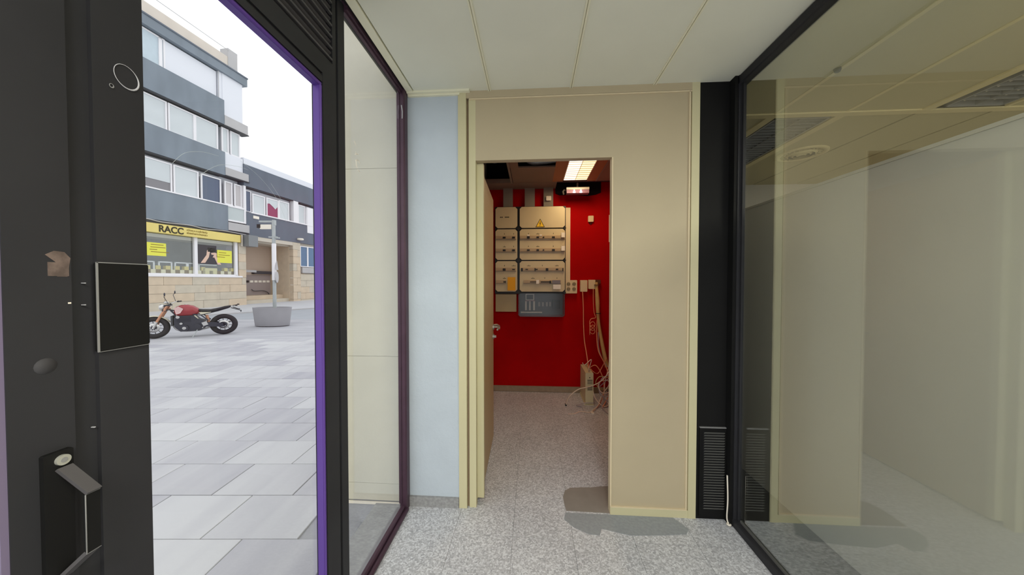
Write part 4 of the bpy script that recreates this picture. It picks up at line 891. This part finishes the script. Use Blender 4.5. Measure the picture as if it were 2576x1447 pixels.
# tank
prof = [(.98, .73, .03), (.96, .80, .09), (.88, .865, .13), (.76, .885, .145), (.64, .86, .13), (.54, .79, .10), (.49, .745, .06)]
def loft(sections, n=16):
    vs = []; fs = []
    for (x_, zt, zb, w_) in sections:
        for k in range(n):
            a = 2 * math.pi * k / n; cy, sz = math.cos(a), math.sin(a)
            vs.append((x_, w_ * math.copysign(abs(cy) ** .8, cy), (zt + zb) / 2 + (zt - zb) / 2 * math.copysign(abs(sz) ** .8, sz)))
    N = len(sections)
    for i in range(N - 1):
        for k in range(n): j = (k + 1) % n; fs.append((i * n + k, i * n + j, (i + 1) * n + j, (i + 1) * n + k))
    fs.append(tuple(range(n))); fs.append(tuple(range((N - 1) * n, N * n)))
    return MB().add(vs, fs, True)
tk = loft([(.99, .79, .68, .05), (.95, .87, .62, .11), (.86, .915, .59, .15), (.74, .925, .59, .16), (.62, .885, .60, .15), (.53, .81, .64, .11), (.48, .76, .69, .06)]).build('fuel_tank', M_tank, mc)
MB().add([(.97, .118, .84), (.88, .150, .89), (.78, .168, .82), (.84, .168, .70), (.93, .136, .66)], [(0, 1, 2, 3, 4)]).build('tank_badge', M_tankw, tk)
MB().lathe([(0, .0), (.035, 0), (.035, .012), (0, .014)], (.76, 0, .92), 'z', 16).build('filler_cap', M_chrome, tk)
loft([(.53, .79, .73, .06), (.44, .775, .70, .12), (.28, .765, .69, .14), (.12, .80, .72, .13), (-.02, .845, .76, .11), (-.14, .865, .80, .07), (-.17, .86, .82, .04)]).build('seat', M_seat, mc)
MB().prism([(.50, .70), (.24, .70), (.30, .64), (.44, .62)], .09, .105, 'y').prism([(.50, .70), (.24, .70), (.30, .64), (.44, .62)], -.105, -.09, 'y').build('side_panel', M_sidep, mc)
MB().prism([(.70, .60), (.56, .62), (.50, .52), (.60, .52)], .10, .115, 'y').build('side_panel', M_sidep, mc)
# frame
MB().tube([(1.08, 0, .80), (.98, .04, .66), (.93, .10, .45), (.90, .10, .25)], .018).tube([(1.06, 0, .78), (.75, .10, .68), (.45, .12, .62), (.30, .12, .45)], .016).tube([(1.06, 0, .78), (.75, -.10, .68), (.45, -.12, .62), (.30, -.12, .45)], .016).tube([(.45, .10, .62), (.10, .09, .72), (-.12, .06, .80)], .013).tube([(.45, -.10, .62), (.10, -.09, .72), (-.12, -.06, .80)], .013).build('tube_frame', M_engine, mc)
# engine
en = MB().prism([(.98, .56), (.92, .62), (.60, .62), (.50, .50), (.40, .46), (.36, .26), (.48, .17), (.86, .17), (.98, .32)], -.12, .12, 'y').build('engine_block', M_engine, mc)
m = MB()
for k in range(6): m.box(.66, .92, -.135, .135, .44 + k * .028, .452 + k * .028)
m.build('cooling_fins', M_engine, en)
MB().disc((.78, .135, .27), .085, 'y', .04, 24).disc((.52, .13, .30), .07, 'y', .03, 24).build('crankcase_cover', M_engine, en)
MB().disc((.78, .158, .27), .04, 'y', .008, 20).build('cover_badge', M_chrome, en)
MB().disc((.90, .13, .585), .038, 'y', .03, 20).build('cylinder_cap', M_chrome, en)
MB().disc((.84, .135, .40), .03, 'y', .02, 16).build('cylinder_cap', M_chrome, en)
MB().box(1.0, 1.04, -.12, .12, .34, .62).build('radiator', M_dkslot, mc)
MB().tube(spline([(.98, -.05, .50), (1.04, -.08, .35), (.94, -.10, .18), (.6, -.12, .15), (.2, -.16, .25), (-.12, -.18, .36)]), .026).build('exhaust', M_chrome, mc)
# swing arm, chain guard, shock
MB().tube([(.38, .10, .38), (.16, .11, .36), (0, .11, RW)], [.03, .028, .022]).tube([(.38, -.10, .38), (.16, -.11, .36), (0, -.11, RW)], [.03, .028, .022]).build('swing_arm', M_engine, mc)
MB().prism([(.42, .42), (.18, .40), (.0, .36), (-.02, .26), (.10, .26), (.40, .28)], .125, .14, 'y').build('chain_guard', M_engine, mc)
MB().torus((0, .115, RW), .08, .012, 'y', 24, 6).build('sprocket', M_engine, mc)
MB().tube([(.36, 0, .60), (.30, 0, .32)], .035).build('shock', M_gold, mc)
MB().prism([(.44, .40), (.34, .44), (.30, .34), (.40, .30)], .13, .15, 'y').tube([(.40, .15, .28), (.40, .24, .27)], .012).build('footrest_bracket', M_chrome, mc)
# rear hugger, tail, plate
MB().tube(spline([(-.12, 0, .83), (-.22, 0, .80), (-.30, 0, .76), (-.36, 0, .745)]), .012).tube([(-.16, 0, .79), (-.38, 0, .70)], .010).box(-.385, -.375, -.05, .05, .66, .71).build('plate_holder', M_seat, mc)
MB().bbox(-.21, -.165, -.05, .05, .80, .86, .01, 'y').build('tail_lamp', M_chrome, mc)
for s_ in (-1, 1): MB().tube([(-.2, s_ * .04, .86), (-.30, s_ * .13, .872)], .006).lathe([(0, -.03), (.018, -.02), (.018, .02), (0, .03)], (-.30, s_ * .145, .873), 'x', 10).build('indicator', M_seat, mc)
sd = MB().tube([(.53, .12, .20), (.60, .26, .012)], .011).disc((.605, .27, .008), .03, 'z', .012).build('side_stand', M_galv, mc)

# hazy reflected roof line, modelled as a pale tube above the block
tag(MB().tube([(-18.843 + .0924 * -5.5, 19.529 - .9957 * 5.5, 15.42), (-18.843 + .0924 * -5.5, 19.529 - .9957 * 5.5, 15.85), (-18.9, 18.89, 15.80)], .018, 5).build('roof_reflection', M_slab), 'thin pale tube standing for a hazy reflected line above the cream parapet', 'reflection')
